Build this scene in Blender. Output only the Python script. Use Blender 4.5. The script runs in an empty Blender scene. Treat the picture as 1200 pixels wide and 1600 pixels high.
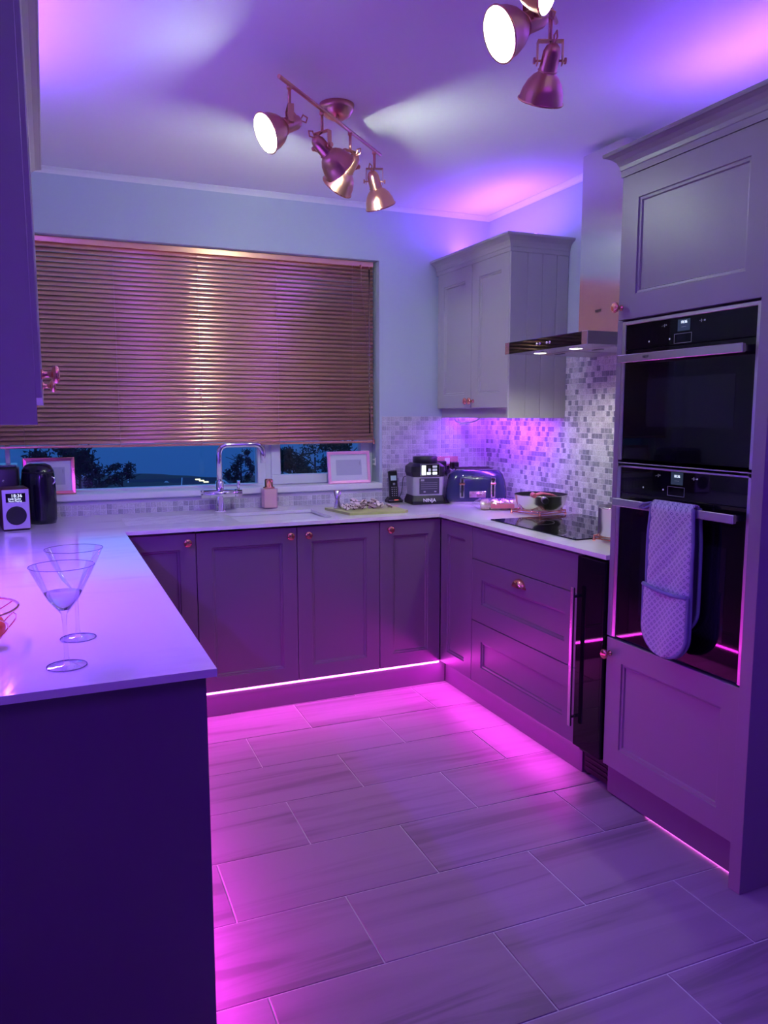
import bpy, bmesh, math, random
from mathutils import Matrix, Vector
random.seed(7)
D = bpy.data; SC = bpy.context.scene; COL = SC.collection
PI = math.pi
# ---------------------------------------------------------------- camera
YAW, PITCH, ROLL, FPX = math.radians(23.305), math.radians(-7.145), math.radians(-0.09), 1215.3
CAMZ = 1.365
cam = D.objects.new('camera', D.cameras.new('camera')); COL.objects.link(cam)
cam.data.sensor_fit = 'VERTICAL'; cam.data.sensor_height = 36.0
cam.data.lens = FPX / 1600 * 36.0
cam.data.clip_start = 0.02; cam.data.clip_end = 3000
fw = Vector((math.sin(YAW)*math.cos(PITCH), math.cos(YAW)*math.cos(PITCH), math.sin(PITCH)))
rt = Vector((math.cos(YAW), -math.sin(YAW), 0)); up = rt.cross(fw)
r2 = rt*math.cos(ROLL)+up*math.sin(ROLL); u2 = -rt*math.sin(ROLL)+up*math.cos(ROLL)
M = Matrix((r2, u2, -fw)).transposed().to_4x4(); M.translation = (0, 0, CAMZ)
cam.matrix_world = M
SC.camera = cam
SC.view_settings.view_transform = 'Standard'; SC.view_settings.look = 'None'
SC.view_settings.gamma = 1; SC.view_settings.use_curve_mapping = False
SC.view_settings.exposure = 0.0
# ---------------------------------------------------------------- world: dusk sky
w = D.worlds.new('dusk'); SC.world = w; w.use_nodes = True
nt = w.node_tree; nt.nodes.clear()
wo = nt.nodes.new('ShaderNodeOutputWorld'); bg = nt.nodes.new('ShaderNodeBackground')
tc = nt.nodes.new('ShaderNodeTexCoord'); sx = nt.nodes.new('ShaderNodeSeparateXYZ'); rp = nt.nodes.new('ShaderNodeValToRGB')
nt.links.new(tc.outputs['Generated'], sx.inputs[0]); nt.links.new(sx.outputs['Z'], rp.inputs[0])
rp.color_ramp.elements[0].position = 0.0; rp.color_ramp.elements[0].color = (0.035, 0.15, 0.40, 1)
rp.color_ramp.elements[1].position = 0.6; rp.color_ramp.elements[1].color = (0.015, 0.06, 0.22, 1)
nt.links.new(rp.outputs[0], bg.inputs[0]); nt.links.new(bg.outputs[0], wo.inputs[0]); bg.inputs[1].default_value = 3.2

# light colours
VIOLET = (0.30, 0.12, 1.0); MAGENTA = (1.0, 0.02, 0.86); WHITE = (0.82, 1.0, 0.80); HOODW = (0.95, 1.0, 0.80)
def area(name, loc, sx_, sy_, energy, color, direction, xdir):
    l = D.lights.new(name, 'AREA'); l.shape = 'RECTANGLE'; l.size = sx_; l.size_y = sy_; l.energy = energy; l.color = color
    o = D.objects.new(name, l); COL.objects.link(o)
    z = -Vector(direction).normalized(); x = Vector(xdir).normalized(); y = z.cross(x).normalized(); x = y.cross(z)
    m = Matrix((x, y, z)).transposed().to_4x4(); m.translation = loc; o.matrix_world = m
    return o
# LED strips (each lies along the emitting face of its own strip mesh, built further down)
area('under_cabinet_light_left', (-0.17, 2.33, 1.368), 1.28, 0.02, 21.0, (0.22, 0.05, 1.0), (0.0, 0, -1), (0, 1, 0))
area('under_cabinet_light_right', (2.25, 3.66, 1.368), 0.62, 0.02, 7.5, (0.32, 0.05, 1.0), (0.1, 0.1, -1), (0, 1, 0))
area('plinth_light_back', (1.04, 3.424, 0.106), 1.46, 0.012, 3.4, MAGENTA, (0, -1, -.55), (1, 0, 0))
area('plinth_light_right', (1.80, 2.87, 0.106), 1.08, 0.012, 2.8, MAGENTA, (-1, 0, -.55), (0, 1, 0))
area('plinth_light_left', (0.245, 2.47, 0.106), 1.85, 0.012, 6.5, MAGENTA, (1, 0, -.6), (0, 1, 0))
area('top_light_right', (2.22, 3.65, 2.235), 0.72, 0.02, 6.5, (0.21, 0.06, 1.0), (0, 0, 1), (0, 1, 0))
area('top_light_tall', (2.05, 1.83, 2.235), 0.60, 0.02, 6.0, (0.19, 0.06, 1.0), (0, 0, 1), (0, 1, 0))
area('top_light_left', (-0.12, 2.35, 2.235), 1.2, 0.02, 12.0, (0.22, 0.06, 1.0), (0, 0, 1), (0, 1, 0))
# added violet fill for ambient light, overhead and out of view
area('ambient_fill', (1.2, 0.15, 2.46), 1.2, 0.8, 22.0, (0.24, 0.01, 1.0), (0, 0, -1), (1, 0, 0))
def point(name, loc, energy, color, radius):
    l = D.lights.new(name, 'POINT'); l.energy = energy; l.color = color; l.shadow_soft_size = radius
    o = D.objects.new(name, l); COL.objects.link(o); o.location = loc; return o
def spot(name, loc, energy, color, radius, direction, ang, blend=0.4):
    l = D.lights.new(name, 'SPOT'); l.energy = energy; l.color = color; l.shadow_soft_size = radius
    l.spot_size = math.radians(ang); l.spot_blend = blend
    o = D.objects.new(name, l); COL.objects.link(o); o.location = loc
    o.rotation_euler = Vector(direction).to_track_quat('-Z', 'Y').to_euler(); return o

# ---------------------------------------------------------------- materials
def mat(name, color, rough=0.5, metal=0.0, spec=0.5, trans=0.0, ior=1.45, emit=None, es=0.0, alpha=1.0, noise=None, bump=None, coat=0.0, aniso=0.0):
    m = D.materials.new(name); m.use_nodes = True; n = m.node_tree; b = n.nodes['Principled BSDF']
    b.inputs['Base Color'].default_value = (*color, 1); b.inputs['Roughness'].default_value = rough
    b.inputs['Metallic'].default_value = metal; b.inputs['Specular IOR Level'].default_value = spec
    b.inputs['Transmission Weight'].default_value = trans; b.inputs['IOR'].default_value = ior
    b.inputs['Coat Weight'].default_value = coat; b.inputs['Anisotropic'].default_value = aniso
    if emit: b.inputs['Emission Color'].default_value = (*emit, 1); b.inputs['Emission Strength'].default_value = es
    if noise:   # (scale tuple, second colour, lo, hi, detail)
        sc, c2, lo, hi, det = noise
        t = n.nodes.new('ShaderNodeTexCoord'); mp = n.nodes.new('ShaderNodeMapping'); mp.inputs['Scale'].default_value = sc
        nz = n.nodes.new('ShaderNodeTexNoise'); nz.inputs['Scale'].default_value = 1; nz.inputs['Detail'].default_value = det
        r = n.nodes.new('ShaderNodeValToRGB'); r.color_ramp.elements[0].position = lo; r.color_ramp.elements[1].position = hi
        r.color_ramp.elements[0].color = (*color, 1); r.color_ramp.elements[1].color = (*c2, 1)
        g = n.nodes.new('ShaderNodeNewGeometry')
        n.links.new(g.outputs['Position'], mp.inputs[0]); n.links.new(mp.outputs[0], nz.inputs[0])
        n.links.new(nz.outputs[0], r.inputs[0]); n.links.new(r.outputs[0], b.inputs['Base Color'])
    if bump:    # (scale tuple, strength, distance)
        g = n.nodes.new('ShaderNodeNewGeometry'); mp = n.nodes.new('ShaderNodeMapping'); mp.inputs['Scale'].default_value = bump[0]
        nz = n.nodes.new('ShaderNodeTexNoise'); nz.inputs['Scale'].default_value = 1; nz.inputs['Detail'].default_value = 3
        bp = n.nodes.new('ShaderNodeBump'); bp.inputs['Strength'].default_value = bump[1]; bp.inputs['Distance'].default_value = bump[2]
        n.links.new(g.outputs['Position'], mp.inputs[0]); n.links.new(mp.outputs[0], nz.inputs[0])
        n.links.new(nz.outputs[0], bp.inputs['Height']); n.links.new(bp.outputs[0], b.inputs['Normal'])
    return m
PAINT = mat('wall_cabinet_paint', (0.42, 0.40, 0.42), 0.42, bump=((40, 40, 8), 0.08, 0.002))
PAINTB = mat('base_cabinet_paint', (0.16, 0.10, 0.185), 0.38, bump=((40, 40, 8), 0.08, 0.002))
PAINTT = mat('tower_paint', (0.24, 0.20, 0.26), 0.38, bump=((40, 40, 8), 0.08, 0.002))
WALL = mat('wall_paint', (0.50, 0.56, 0.66), 0.85, bump=((300, 300, 300), 0.05, 0.001))
CEIL = mat('ceiling_paint', (0.84, 0.83, 0.86), 0.9)
WHITEP = mat('white_gloss', (0.8, 0.8, 0.82), 0.35)
UPVC = mat('white_frame', (0.75, 0.78, 0.82), 0.3)
QUARTZ = mat('quartz', (0.80, 0.78, 0.82), 0.10, noise=((3.0, 9.0, 3.0), (0.72, 0.69, 0.74), 0.55, 0.72, 8), coat=0.3)
GROUT = mat('grout', (0.72, 0.70, 0.76), 0.8)
FGROUT = mat('floor_grout', (0.55, 0.52, 0.55), 0.8)
COPPER = mat('polished_copper', (0.90, 0.42, 0.28), 0.16, 1.0)
BCOPPER = mat('brushed_copper', (0.72, 0.36, 0.26), 0.30, 1.0)
BLIND = mat('blind_copper', (0.92, 0.48, 0.33), 0.24, 0.72)
CORD = mat('cord', (0.35, 0.18, 0.18), 0.8)
CHROME = mat('chrome', (0.85, 0.85, 0.88), 0.06, 1.0)
STEEL = mat('brushed_steel', (0.62, 0.60, 0.62), 0.27, 1.0, bump=((2, 2, 400), 0.05, 0.0006))
STEELC = mat('chimney_steel', (0.72, 0.70, 0.72), 0.17, 1.0, aniso=.9)
_tn = STEELC.node_tree.nodes.new('ShaderNodeTangent'); _tn.direction_type = 'RADIAL'; _tn.axis = 'Z'
STEELC.node_tree.links.new(_tn.outputs[0], STEELC.node_tree.nodes['Principled BSDF'].inputs['Tangent'])
STEELC.node_tree.nodes['Principled BSDF'].inputs['Anisotropic Rotation'].default_value = 0.0
STEELV = mat('steel_trim', (0.58, 0.56, 0.60), 0.32, 1.0)
BGLASS = mat('black_glass', (0.003, 0.003, 0.005), 0.03, spec=0.35)
BPLAST = mat('black_plastic', (0.010, 0.010, 0.014), 0.35)
BMATT = mat('black_matt', (0.012, 0.012, 0.016), 0.7)
NAVY = mat('navy_enamel', (0.022, 0.026, 0.085), 0.22, coat=0.5)
GLASS = mat('clear_glass', (1, 1, 1), 0.0, trans=1.0, ior=1.45)
PANE = D.materials.new('window_glass'); PANE.use_nodes = True
_n = PANE.node_tree; _n.nodes.clear()
_o = _n.nodes.new('ShaderNodeOutputMaterial'); _t = _n.nodes.new('ShaderNodeBsdfTransparent'); _g = _n.nodes.new('ShaderNodeBsdfGlossy')
_g.inputs['Roughness'].default_value = 0.0; _f = _n.nodes.new('ShaderNodeFresnel'); _f.inputs[0].default_value = 1.5; _m = _n.nodes.new('ShaderNodeMixShader')
_t.inputs[0].default_value = (0.9, 0.95, 0.95, 1)
_n.links.new(_f.outputs[0], _m.inputs[0]); _n.links.new(_t.outputs[0], _m.inputs[1]); _n.links.new(_g.outputs[0], _m.inputs[2]); _n.links.new(_m.outputs[0], _o.inputs[0])
THIN = D.materials.new('thin_clear_glass'); THIN.use_nodes = True
_n = THIN.node_tree; _n.nodes.clear(); _o = _n.nodes.new('ShaderNodeOutputMaterial'); _t = _n.nodes.new('ShaderNodeBsdfTransparent'); _g = _n.nodes.new('ShaderNodeBsdfGlossy'); _m = _n.nodes.new('ShaderNodeMixShader')
_l = _n.nodes.new('ShaderNodeLayerWeight'); _l.inputs[0].default_value = .25; _t.inputs[0].default_value = (.96, .96, .98, 1); _g.inputs['Roughness'].default_value = 0.0; _g.inputs['Color'].default_value = (.9, .9, .95, 1)
_mu = _n.nodes.new('ShaderNodeMath'); _mu.operation = 'MULTIPLY'; _mu.inputs[1].default_value = .45; _n.links.new(_l.outputs['Fresnel'], _mu.inputs[0]); _n.links.new(_mu.outputs[0], _m.inputs[0]); _n.links.new(_t.outputs[0], _m.inputs[1]); _n.links.new(_g.outputs[0], _m.inputs[2]); _n.links.new(_m.outputs[0], _o.inputs[0])
MBULB = mat('lit_bulb', (1, 1, 1), 0.5, emit=(0.95, 1.0, 0.92), es=9.0)
MREFL = mat('glowing_reflector_lining', (0.9, 0.9, 0.88), 0.5, emit=(0.95, 1.0, 0.90), es=1.6)  # lining emits by itself, standing in for bulb light falling on it
MLEDM = mat('magenta_led', (1, 0.4, 0.9), 0.5, emit=(1.0, 0.18, 0.85), es=9.0)
MLEDV = mat('violet_led', (0.7, 0.5, 1), 0.5, emit=(0.5, 0.25, 1.0), es=6.0)
MHOODL = mat('hood_bulb', (1, 1, 1), 0.5, emit=(1.0, 1.0, 0.85), es=12.0)
DISP = mat('display_text', (0.7, 0.8, 0.9), 0.5, emit=(0.75, 0.9, 0.95), es=1.3)
DIMTXT = mat('dim_text', (0.5, 0.5, 0.55), 0.5, emit=(0.45, 0.5, 0.6), es=0.35)
INK = mat('printed_ink', (0.02, 0.02, 0.03), 0.5)
WTXT = mat('white_print', (0.9, 0.9, 0.9), 0.4)

def rand_tile_mat(name, island, cols=None):
    m = D.materials.new(name); m.use_nodes = True; n = m.node_tree; b = n.nodes['Principled BSDF']
    if island: s = n.nodes.new('ShaderNodeNewGeometry').outputs['Random Per Island']
    else: s = n.nodes.new('ShaderNodeObjectInfo').outputs['Random']
    r = n.nodes.new('ShaderNodeValToRGB'); r.color_ramp.interpolation = 'CONSTANT'
    cols = cols or [(0.0, (0.66, 0.64, 0.66)), (0.22, (0.30, 0.30, 0.35)), (0.40, (0.50, 0.49, 0.52)), (0.55, (0.74, 0.73, 0.74)), (0.70, (0.24, 0.24, 0.30)), (0.82, (0.60, 0.57, 0.60))]
    r.color_ramp.elements[0].color = (*cols[0][1], 1)
    r.color_ramp.elements[1].position = cols[1][0]; r.color_ramp.elements[1].color = (*cols[1][1], 1)
    for p_, c_ in cols[2:]:
        e = r.color_ramp.elements.new(p_); e.color = (*c_, 1)
    g = n.nodes.new('ShaderNodeNewGeometry'); nz = n.nodes.new('ShaderNodeTexNoise'); nz.inputs['Scale'].default_value = 160; nz.inputs['Detail'].default_value = 2
    n.links.new(g.outputs['Position'], nz.inputs[0])
    gt = n.nodes.new('ShaderNodeMath'); gt.operation = 'GREATER_THAN'; gt.inputs[1].default_value = 0.55; n.links.new(s, gt.inputs[0])
    rr = n.nodes.new('ShaderNodeMapRange'); rr.inputs[1].default_value = 0.35; rr.inputs[2].default_value = 0.65; rr.inputs[3].default_value = 0.72; rr.inputs[4].default_value = 1.1
    n.links.new(nz.outputs[0], rr.inputs[0])
    mx = n.nodes.new('ShaderNodeMixRGB'); mx.blend_type = 'MULTIPLY'; mx.inputs[0].default_value = 0.8
    n.links.new(s, r.inputs[0]); n.links.new(r.outputs[0], mx.inputs[1]); n.links.new(rr.outputs[0], mx.inputs[2])
    n.links.new(mx.outputs[0], b.inputs['Base Color']); b.inputs['Roughness'].default_value = 0.30
    return m
TILE_O = rand_tile_mat('mosaic_stone', False); TILE_I = rand_tile_mat('mosaic_stone_joined', True)
SOFT = [(0.0, (0.62, 0.60, 0.64)), (0.2, (0.46, 0.45, 0.50)), (0.40, (0.55, 0.53, 0.58)), (0.55, (0.66, 0.65, 0.68)), (0.74, (0.42, 0.41, 0.47)), (0.82, (0.60, 0.58, 0.62))]
TILE_OS = rand_tile_mat('mosaic_pale_stone', False, SOFT); TILE_IS = rand_tile_mat('mosaic_pale_stone_joined', True, SOFT)

FLOORM = D.materials.new('floor_stone'); FLOORM.use_nodes = True
n = FLOORM.node_tree; b = n.nodes['Principled BSDF']
g = n.nodes.new('ShaderNodeNewGeometry'); oi = n.nodes.new('ShaderNodeObjectInfo')
cmb = n.nodes.new('ShaderNodeCombineXYZ'); ml = n.nodes.new('ShaderNodeMath'); ml.operation = 'MULTIPLY'; ml.inputs[1].default_value = 40
n.links.new(oi.outputs['Random'], ml.inputs[0]); n.links.new(ml.outputs[0], cmb.inputs[2])
ad = n.nodes.new('ShaderNodeVectorMath'); ad.operation = 'ADD'; n.links.new(g.outputs['Position'], ad.inputs[0]); n.links.new(cmb.outputs[0], ad.inputs[1])
mp = n.nodes.new('ShaderNodeMapping'); mp.inputs['Scale'].default_value = (0.9, 11, 1); mp.inputs['Rotation'].default_value = (0, 0, math.radians(4)); n.links.new(ad.outputs[0], mp.inputs[0])
nz = n.nodes.new('ShaderNodeTexNoise'); nz.inputs['Scale'].default_value = 1; nz.inputs['Detail'].default_value = 7; nz.inputs['Distortion'].default_value = 0.8; n.links.new(mp.outputs[0], nz.inputs[0])
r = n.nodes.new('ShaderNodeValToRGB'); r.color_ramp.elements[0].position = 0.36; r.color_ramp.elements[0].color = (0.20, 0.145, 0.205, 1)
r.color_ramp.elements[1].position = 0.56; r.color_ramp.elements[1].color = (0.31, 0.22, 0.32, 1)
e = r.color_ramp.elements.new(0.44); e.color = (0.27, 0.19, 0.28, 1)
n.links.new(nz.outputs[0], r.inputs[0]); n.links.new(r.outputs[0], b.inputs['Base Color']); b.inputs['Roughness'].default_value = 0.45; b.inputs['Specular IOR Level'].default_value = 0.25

# ---------------------------------------------------------------- mesh helpers
class MB:
    def __init__(s, m=None): s.v = []; s.f = []; s.sm = []; s.m = m or Matrix()
    def add(s, vs, fs, smooth=False, m=None):
        o = len(s.v); t = s.m @ m if m else s.m
        s.v += [t @ Vector(v) for v in vs]; s.f += [[i+o for i in f] for f in fs]; s.sm += [smooth]*len(fs); return s
    def box(s, a, b, ch=0.0, m=None):
        x0, y0, z0 = [min(a[i], b[i]) for i in range(3)]; x1, y1, z1 = [max(a[i], b[i]) for i in range(3)]
        if ch <= 0:
            return s.add([(x0,y0,z0),(x1,y0,z0),(x1,y1,z0),(x0,y1,z0),(x0,y0,z1),(x1,y0,z1),(x1,y1,z1),(x0,y1,z1)],
                  [(0,3,2,1),(4,5,6,7),(0,1,5,4),(1,2,6,5),(2,3,7,6),(3,0,4,7)], False, m)
        bm = bmesh.new(); bmesh.ops.create_cube(bm, size=1)
        for v in bm.verts: v.co = Vector(((v.co.x+.5)*(x1-x0)+x0, (v.co.y+.5)*(y1-y0)+y0, (v.co.z+.5)*(z1-z0)+z0))
        bmesh.ops.bevel(bm, geom=bm.edges[:], offset=ch, segments=2 if ch > 0.004 else 1, profile=0.5, affect='EDGES')
        bm.verts.index_update(); s.add([v.co[:] for v in bm.verts], [[v.index for v in f.verts] for f in bm.faces], ch > 0.004, m); bm.free(); return s
    def ring(s, pts_list, closed=True, cap=True, smooth=True, m=None):
        n = len(pts_list[0]); vs = [p for r_ in pts_list for p in r_]; fs = []
        for k in range(len(pts_list)-1):
            for i in range(n if closed else n-1):
                j = (i+1) % n; fs.append((k*n+i, k*n+j, (k+1)*n+j, (k+1)*n+i))
        s.add(vs, fs, smooth, m)
        if cap:
            o = len(s.v)-len(vs); s.f.append([o+i for i in reversed(range(n))]); s.f.append([o+(len(pts_list)-1)*n+i for i in range(n)]); s.sm += [False, False]
        return s
    def lathe(s, prof, seg=24, m=None, cap=False):   # prof (r, z)
        rings = [[(r_*math.cos(2*PI*i/seg), r_*math.sin(2*PI*i/seg), z) for i in range(seg)] for r_, z in prof]
        return s.ring(rings, True, cap, True, m)
    def cyl(s, p0, p1, r_, seg=12, r1=None):
        p0 = Vector(p0); p1 = Vector(p1); q = (p1-p0).to_track_quat('Z', 'Y').to_matrix().to_4x4(); q.translation = p0
        L = (p1-p0).length; return s.lathe([(r_, 0), (r_ if r1 is None else r1, L)], seg, q, True)
    def tube(s, path, r_, seg=8, closed=False, flat=1.0):
        P = [Vector(p) for p in path]; n = len(P); rings = []; prev = None
        for i in range(n):
            a = P[(i-1) % n] if (closed or i) else P[0]; c = P[(i+1) % n] if (closed or i < n-1) else P[-1]
            t = (c-a).normalized()
            if prev is None: u = t.orthogonal().normalized() if abs(t.z) > .99 else t.cross(Vector((0,0,1))).normalized()
            else: u = (prev - t*prev.dot(t)).normalized()
            prev = u; v = t.cross(u)
            rings.append([tuple(P[i]+(u*math.cos(2*PI*k/seg)+v*math.sin(2*PI*k/seg)*flat)*(r_(i/(n-1)) if callable(r_) else r_)) for k in range(seg)])
        if closed: rings.append(rings[0])
        return s.ring(rings, True, not closed, True)
    def prism(s, poly, z0, z1, m=None, smooth=False):   # poly xy ccw
        return s.ring([[(x, y, z0) for x, y in poly], [(x, y, z1) for x, y in poly]], True, True, smooth, m)
    def build(s, name, material, parent=None, rot=None):
        if not s.v: return None
        xs = [v.x for v in s.v]; ys = [v.y for v in s.v]; zs = [v.z for v in s.v]
        c = Vector(((min(xs)+max(xs))/2, (min(ys)+max(ys))/2, min(zs)))
        me = D.meshes.new(name); me.from_pydata([tuple(v-c) for v in s.v], [], s.f); me.materials.append(material)
        me.polygons.foreach_set('use_smooth', s.sm); me.update()
        bm = bmesh.new(); bm.from_mesh(me); bmesh.ops.recalc_face_normals(bm, faces=bm.faces); bm.to_mesh(me); bm.free()
        o = D.objects.new(name, me); COL.objects.link(o)
        if parent: o.parent = parent; o.location = c - wpos(parent)
        else: o.location = c
        WP[o.name] = c
        return o
WP = {}
def wpos(o): return WP[o.name]
def tag(o, label=None, cat=None, group=None, kind=None):
    if label: o['label'] = label
    if cat: o['category'] = cat
    if group: o['group'] = group
    if kind: o['kind'] = kind
    return o
def thing(name, label, cat, loc, group=None):
    o = D.objects.new(name, None); COL.objects.link(o); o.location = loc; o.empty_display_size = 0.05; WP[o.name] = Vector(loc)
    return tag(o, label, cat, group)
def lbl(o, s): o['label'] = s; return o
def copy_tree(src, loc=None, parent=None):
    c = src.copy(); COL.objects.link(c)
    if parent: c.parent = parent
    if loc is not None: c.location = loc
    for ch in list(src.children): copy_tree(ch, None, c)
    return c
def F(face, x, y, z):
    cols = {'S': ((1,0,0),(0,0,1),(0,-1,0)), 'W': ((0,-1,0),(0,0,1),(-1,0,0)), 'E': ((0,1,0),(0,0,1),(1,0,0)), 'U': ((1,0,0),(0,1,0),(0,0,1))}[face]
    m = Matrix([Vector(c) for c in cols]).transposed().to_4x4(); m.translation = (x, y, z); return m
def rect(u0, v0, u1, v1, w_): return [(u0, v0, w_), (u1, v0, w_), (u1, v1, w_), (u0, v1, w_)]
def shaker(m, wd, ht, fr=0.068, t=0.02):
    b_ = MB(m); R = []
    for d, h in [(0, 0), (0, t-0.0015), (0.0015, t), (fr, t), (fr+0.002, t-0.005), (fr+0.010, t-0.006), (fr+0.013, t-0.011)]:
        R.append(rect(d, d, wd-d, ht-d, h))
    return b_.ring(R, True, True, False)
def slab(m, wd, ht, t=0.02):
    b_ = MB(m); R = []
    for d, h in [(0, 0), (0, t-0.0015), (0.0015, t)]: R.append(rect(d, d, wd-d, ht-d, h))
    return b_.ring(R, True, True, False)
def knob(m, parent):
    k = MB(m).lathe([(0.0, 0), (0.010, 0), (0.010, 0.003), (0.006, 0.006), (0.006, 0.018), (0.013, 0.021), (0.017, 0.024), (0.018, 0.028), (0.016, 0.032), (0.011, 0.0345), (0.0, 0.0350)], 24)
    return k.build('knob', COPPER, parent)
def text_mesh(s_, size, m, name, material, parent, extrude=0.0003, align='CENTER'):
    cu = D.curves.new('t', 'FONT'); cu.body = s_; cu.size = size; cu.align_x = align; cu.align_y = 'CENTER'; cu.extrude = extrude; cu.resolution_u = 2
    o = D.objects.new('t', cu); COL.objects.link(o)
    dg = bpy.context.evaluated_depsgraph_get(); me = o.evaluated_get(dg).to_mesh()
    vs = [v.co[:] for v in me.vertices]; fs = [list(p.vertices) for p in me.polygons]
    o.evaluated_get(dg).to_mesh_clear(); D.objects.remove(o)
    return MB(m).add(vs, fs).build(name, material, parent)

# ---------------------------------------------------------------- dimensions
XL, XR, YB, YF, ZC = -0.36, 2.403, 4.036, -2.6, 2.49
ZT, ZU = 0.877, 0.861          # worktop top / underside
WX0, WX1, WZ0, WZ1 = -0.27, 1.712, 0.950, 2.198
# ---------------------------------------------------------------- shell
def struct(o): o['kind'] = 'structure'; return o
fl = struct(MB().box((XL-.2, YF-.2, -0.06), (XR+.2, YB+.2, -0.0022)).build('floor', FGROUT))
fl['label'] = 'large stone effect floor tiles with pale grout'
ceil = struct(MB().box((XL-.2, YF-.2, ZC), (XR+.2, YB+.2, ZC+.1)).build('ceiling', CEIL))
wb = MB().box((XL-.2, YB, 0), (WX0, YB+.3, ZC)).box((WX1, YB, 0), (XR+.2, YB+.3, ZC)).box((WX0, YB, 0), (WX1, YB+.3, WZ0)).box((WX0, YB, WZ1), (WX1, YB+.3, ZC))
wall_back = struct(wb.build('wall_back', WALL))
wall_right = struct(MB().box((XR, YF-.2, 0), (XR+.2, YB, ZC)).build('wall_right', WALL))
wall_left = struct(MB().box((XL-.2, YF-.2, 0), (XL, YB, ZC)).build('wall_left', WALL))
wall_front = struct(MB().box((XL, YF-.2, 0), (XR, YF, ZC)).build('wall_front', WALL))
def coving(m, L, nm):
    prof = [(0, 0), (0.004, 0), (0.004, -0.002), (0.006, 0.004), (0.012, 0.013), (0.021, 0.020), (0.026, 0.0215), (0.026, 0.024), (0, 0.024)]
    b_ = MB(m).ring([[(0, v, u) for u, v in prof], [(L, v, u) for u, v in prof]], True, True, False)
    return struct(b_.build(nm, WHITEP))
coving(F('S', XL, YB, ZC-.024), XR-XL, 'trim_1')
coving(F('W', XR, YB, ZC-.024), YB-YF, 'trim_2')

# floor tiles
RP, LP, FROT = 0.2977, 0.6092, -0.0168
rows = {0: .993, 1: .7004, 2: 1.0091, 3: .7137, 4: .4145, 5: .7257, 6: .4269, 7: 1.3518}
tile_mesh = None; cnt = 0
def ftile_mesh(wd, dp):
    b_ = MB(); g_ = 0.0022; R = []
    for d, h in [(0, -0.006), (0, -0.0012), (0.0012, 0)]:
        R.append([(-wd/2+g_+d, -dp/2+g_+d, h), (wd/2-g_-d, -dp/2+g_+d, h), (wd/2-g_-d, dp/2-g_-d, h), (-wd/2+g_+d, dp/2-g_-d, h)])
    b_.ring(R, True, True, False)
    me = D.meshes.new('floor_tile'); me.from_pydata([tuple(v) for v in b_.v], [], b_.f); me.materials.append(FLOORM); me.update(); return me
fmesh = ftile_mesh(LP, RP)
ca, sa = math.cos(FROT), math.sin(FROT)
for rI in range(-1, 17):
    yc = 3.1314 - (rI-1)*RP + RP/2 - RP   # centre of the row between line rI-? and next
    base = rows.get(rI, 0.4 + 0.3*(rI % 3))
    yc = 3.1314 - (rI-1)*RP - RP/2
    if rI in rows: pass
    # row index: rows[k] is the row whose FAR line is number k-1 -> centre = Y1-(k-1)R+R/2
    yc = 3.1314 - (rI-1)*RP + RP/2
    base = rows.get(rI-1, 0.4 + 0.3*(rI % 3)) if rI >= 1 else 0.7
    for k in range(-4, 5):
        xc = base + k*LP + LP/2
        if xc < XL-.35 or xc > XR+.35: continue
        if xc < -0.2 and yc > 1.6: continue
        if xc > 2.2 and yc > 1.6: continue
        if yc > 3.75 or yc < YF: continue
        o = D.objects.new('floor_tile', fmesh); COL.objects.link(o); o.parent = fl
        X0, Y0 = xc-1, yc-2.5
        o.location = Vector((1+X0*ca-Y0*sa, 2.5+X0*sa+Y0*ca, 0)) - wpos(fl); o.rotation_euler = (0, 0, FROT)

# mosaic
P_ = 0.0265; G_ = 0.0012
def tile_box(b_, m, u, v, w0=P_, h0=P_, t=0.005):
    R = []
    for d, h in [(0, 0), (0, t-0.0008), (0.0009, t)]: R.append(rect(u+G_+d, v+G_+d, u+w0-G_-d, v+h0-G_-d, h))
    b_.ring(R, True, True, False, m)
tb = MB(); tile_box(tb, Matrix(), -P_/2, -P_/2)
me = D.meshes.new('mosaic_tile'); me.from_pydata([tuple(v) for v in tb.v], [], tb.f); me.materials.append(TILE_O); me.update(); tmesh = me
tmesh2 = me.copy(); tmesh2.materials[0] = TILE_OS
def mosaic(wall, m, cells, visible, backing, tm=None, jm=None):
    MB(m).box(*backing).build('grout_bed', GROUT, wall)
    ws = []
    for (u, v, uw, vh, full) in cells:
        p_ = m @ Vector((u+uw/2, v+vh/2, 0)); ws.append(((p_-Vector((0, 0, CAMZ))).length, u, v, uw, vh, full, p_))
    ws.sort(key=lambda q: q[0]); n_ = 0; b_ = MB()
    rot = m.to_3x3().to_4x4()
    for d_, u, v, uw, vh, full, p_ in ws:
        if n_ < 298 and full and visible(p_):
            o = D.objects.new('mosaic_tile', tm or tmesh); COL.objects.link(o); o.parent = wall
            o.matrix_local = Matrix.Translation(p_ - wpos(wall)) @ rot; n_ += 1
        else: tile_box(b_, m, u, v, uw, vh)
    o = b_.build('mosaic_tiles', jm or TILE_I, wall); o['kind'] = 'stuff'
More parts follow.
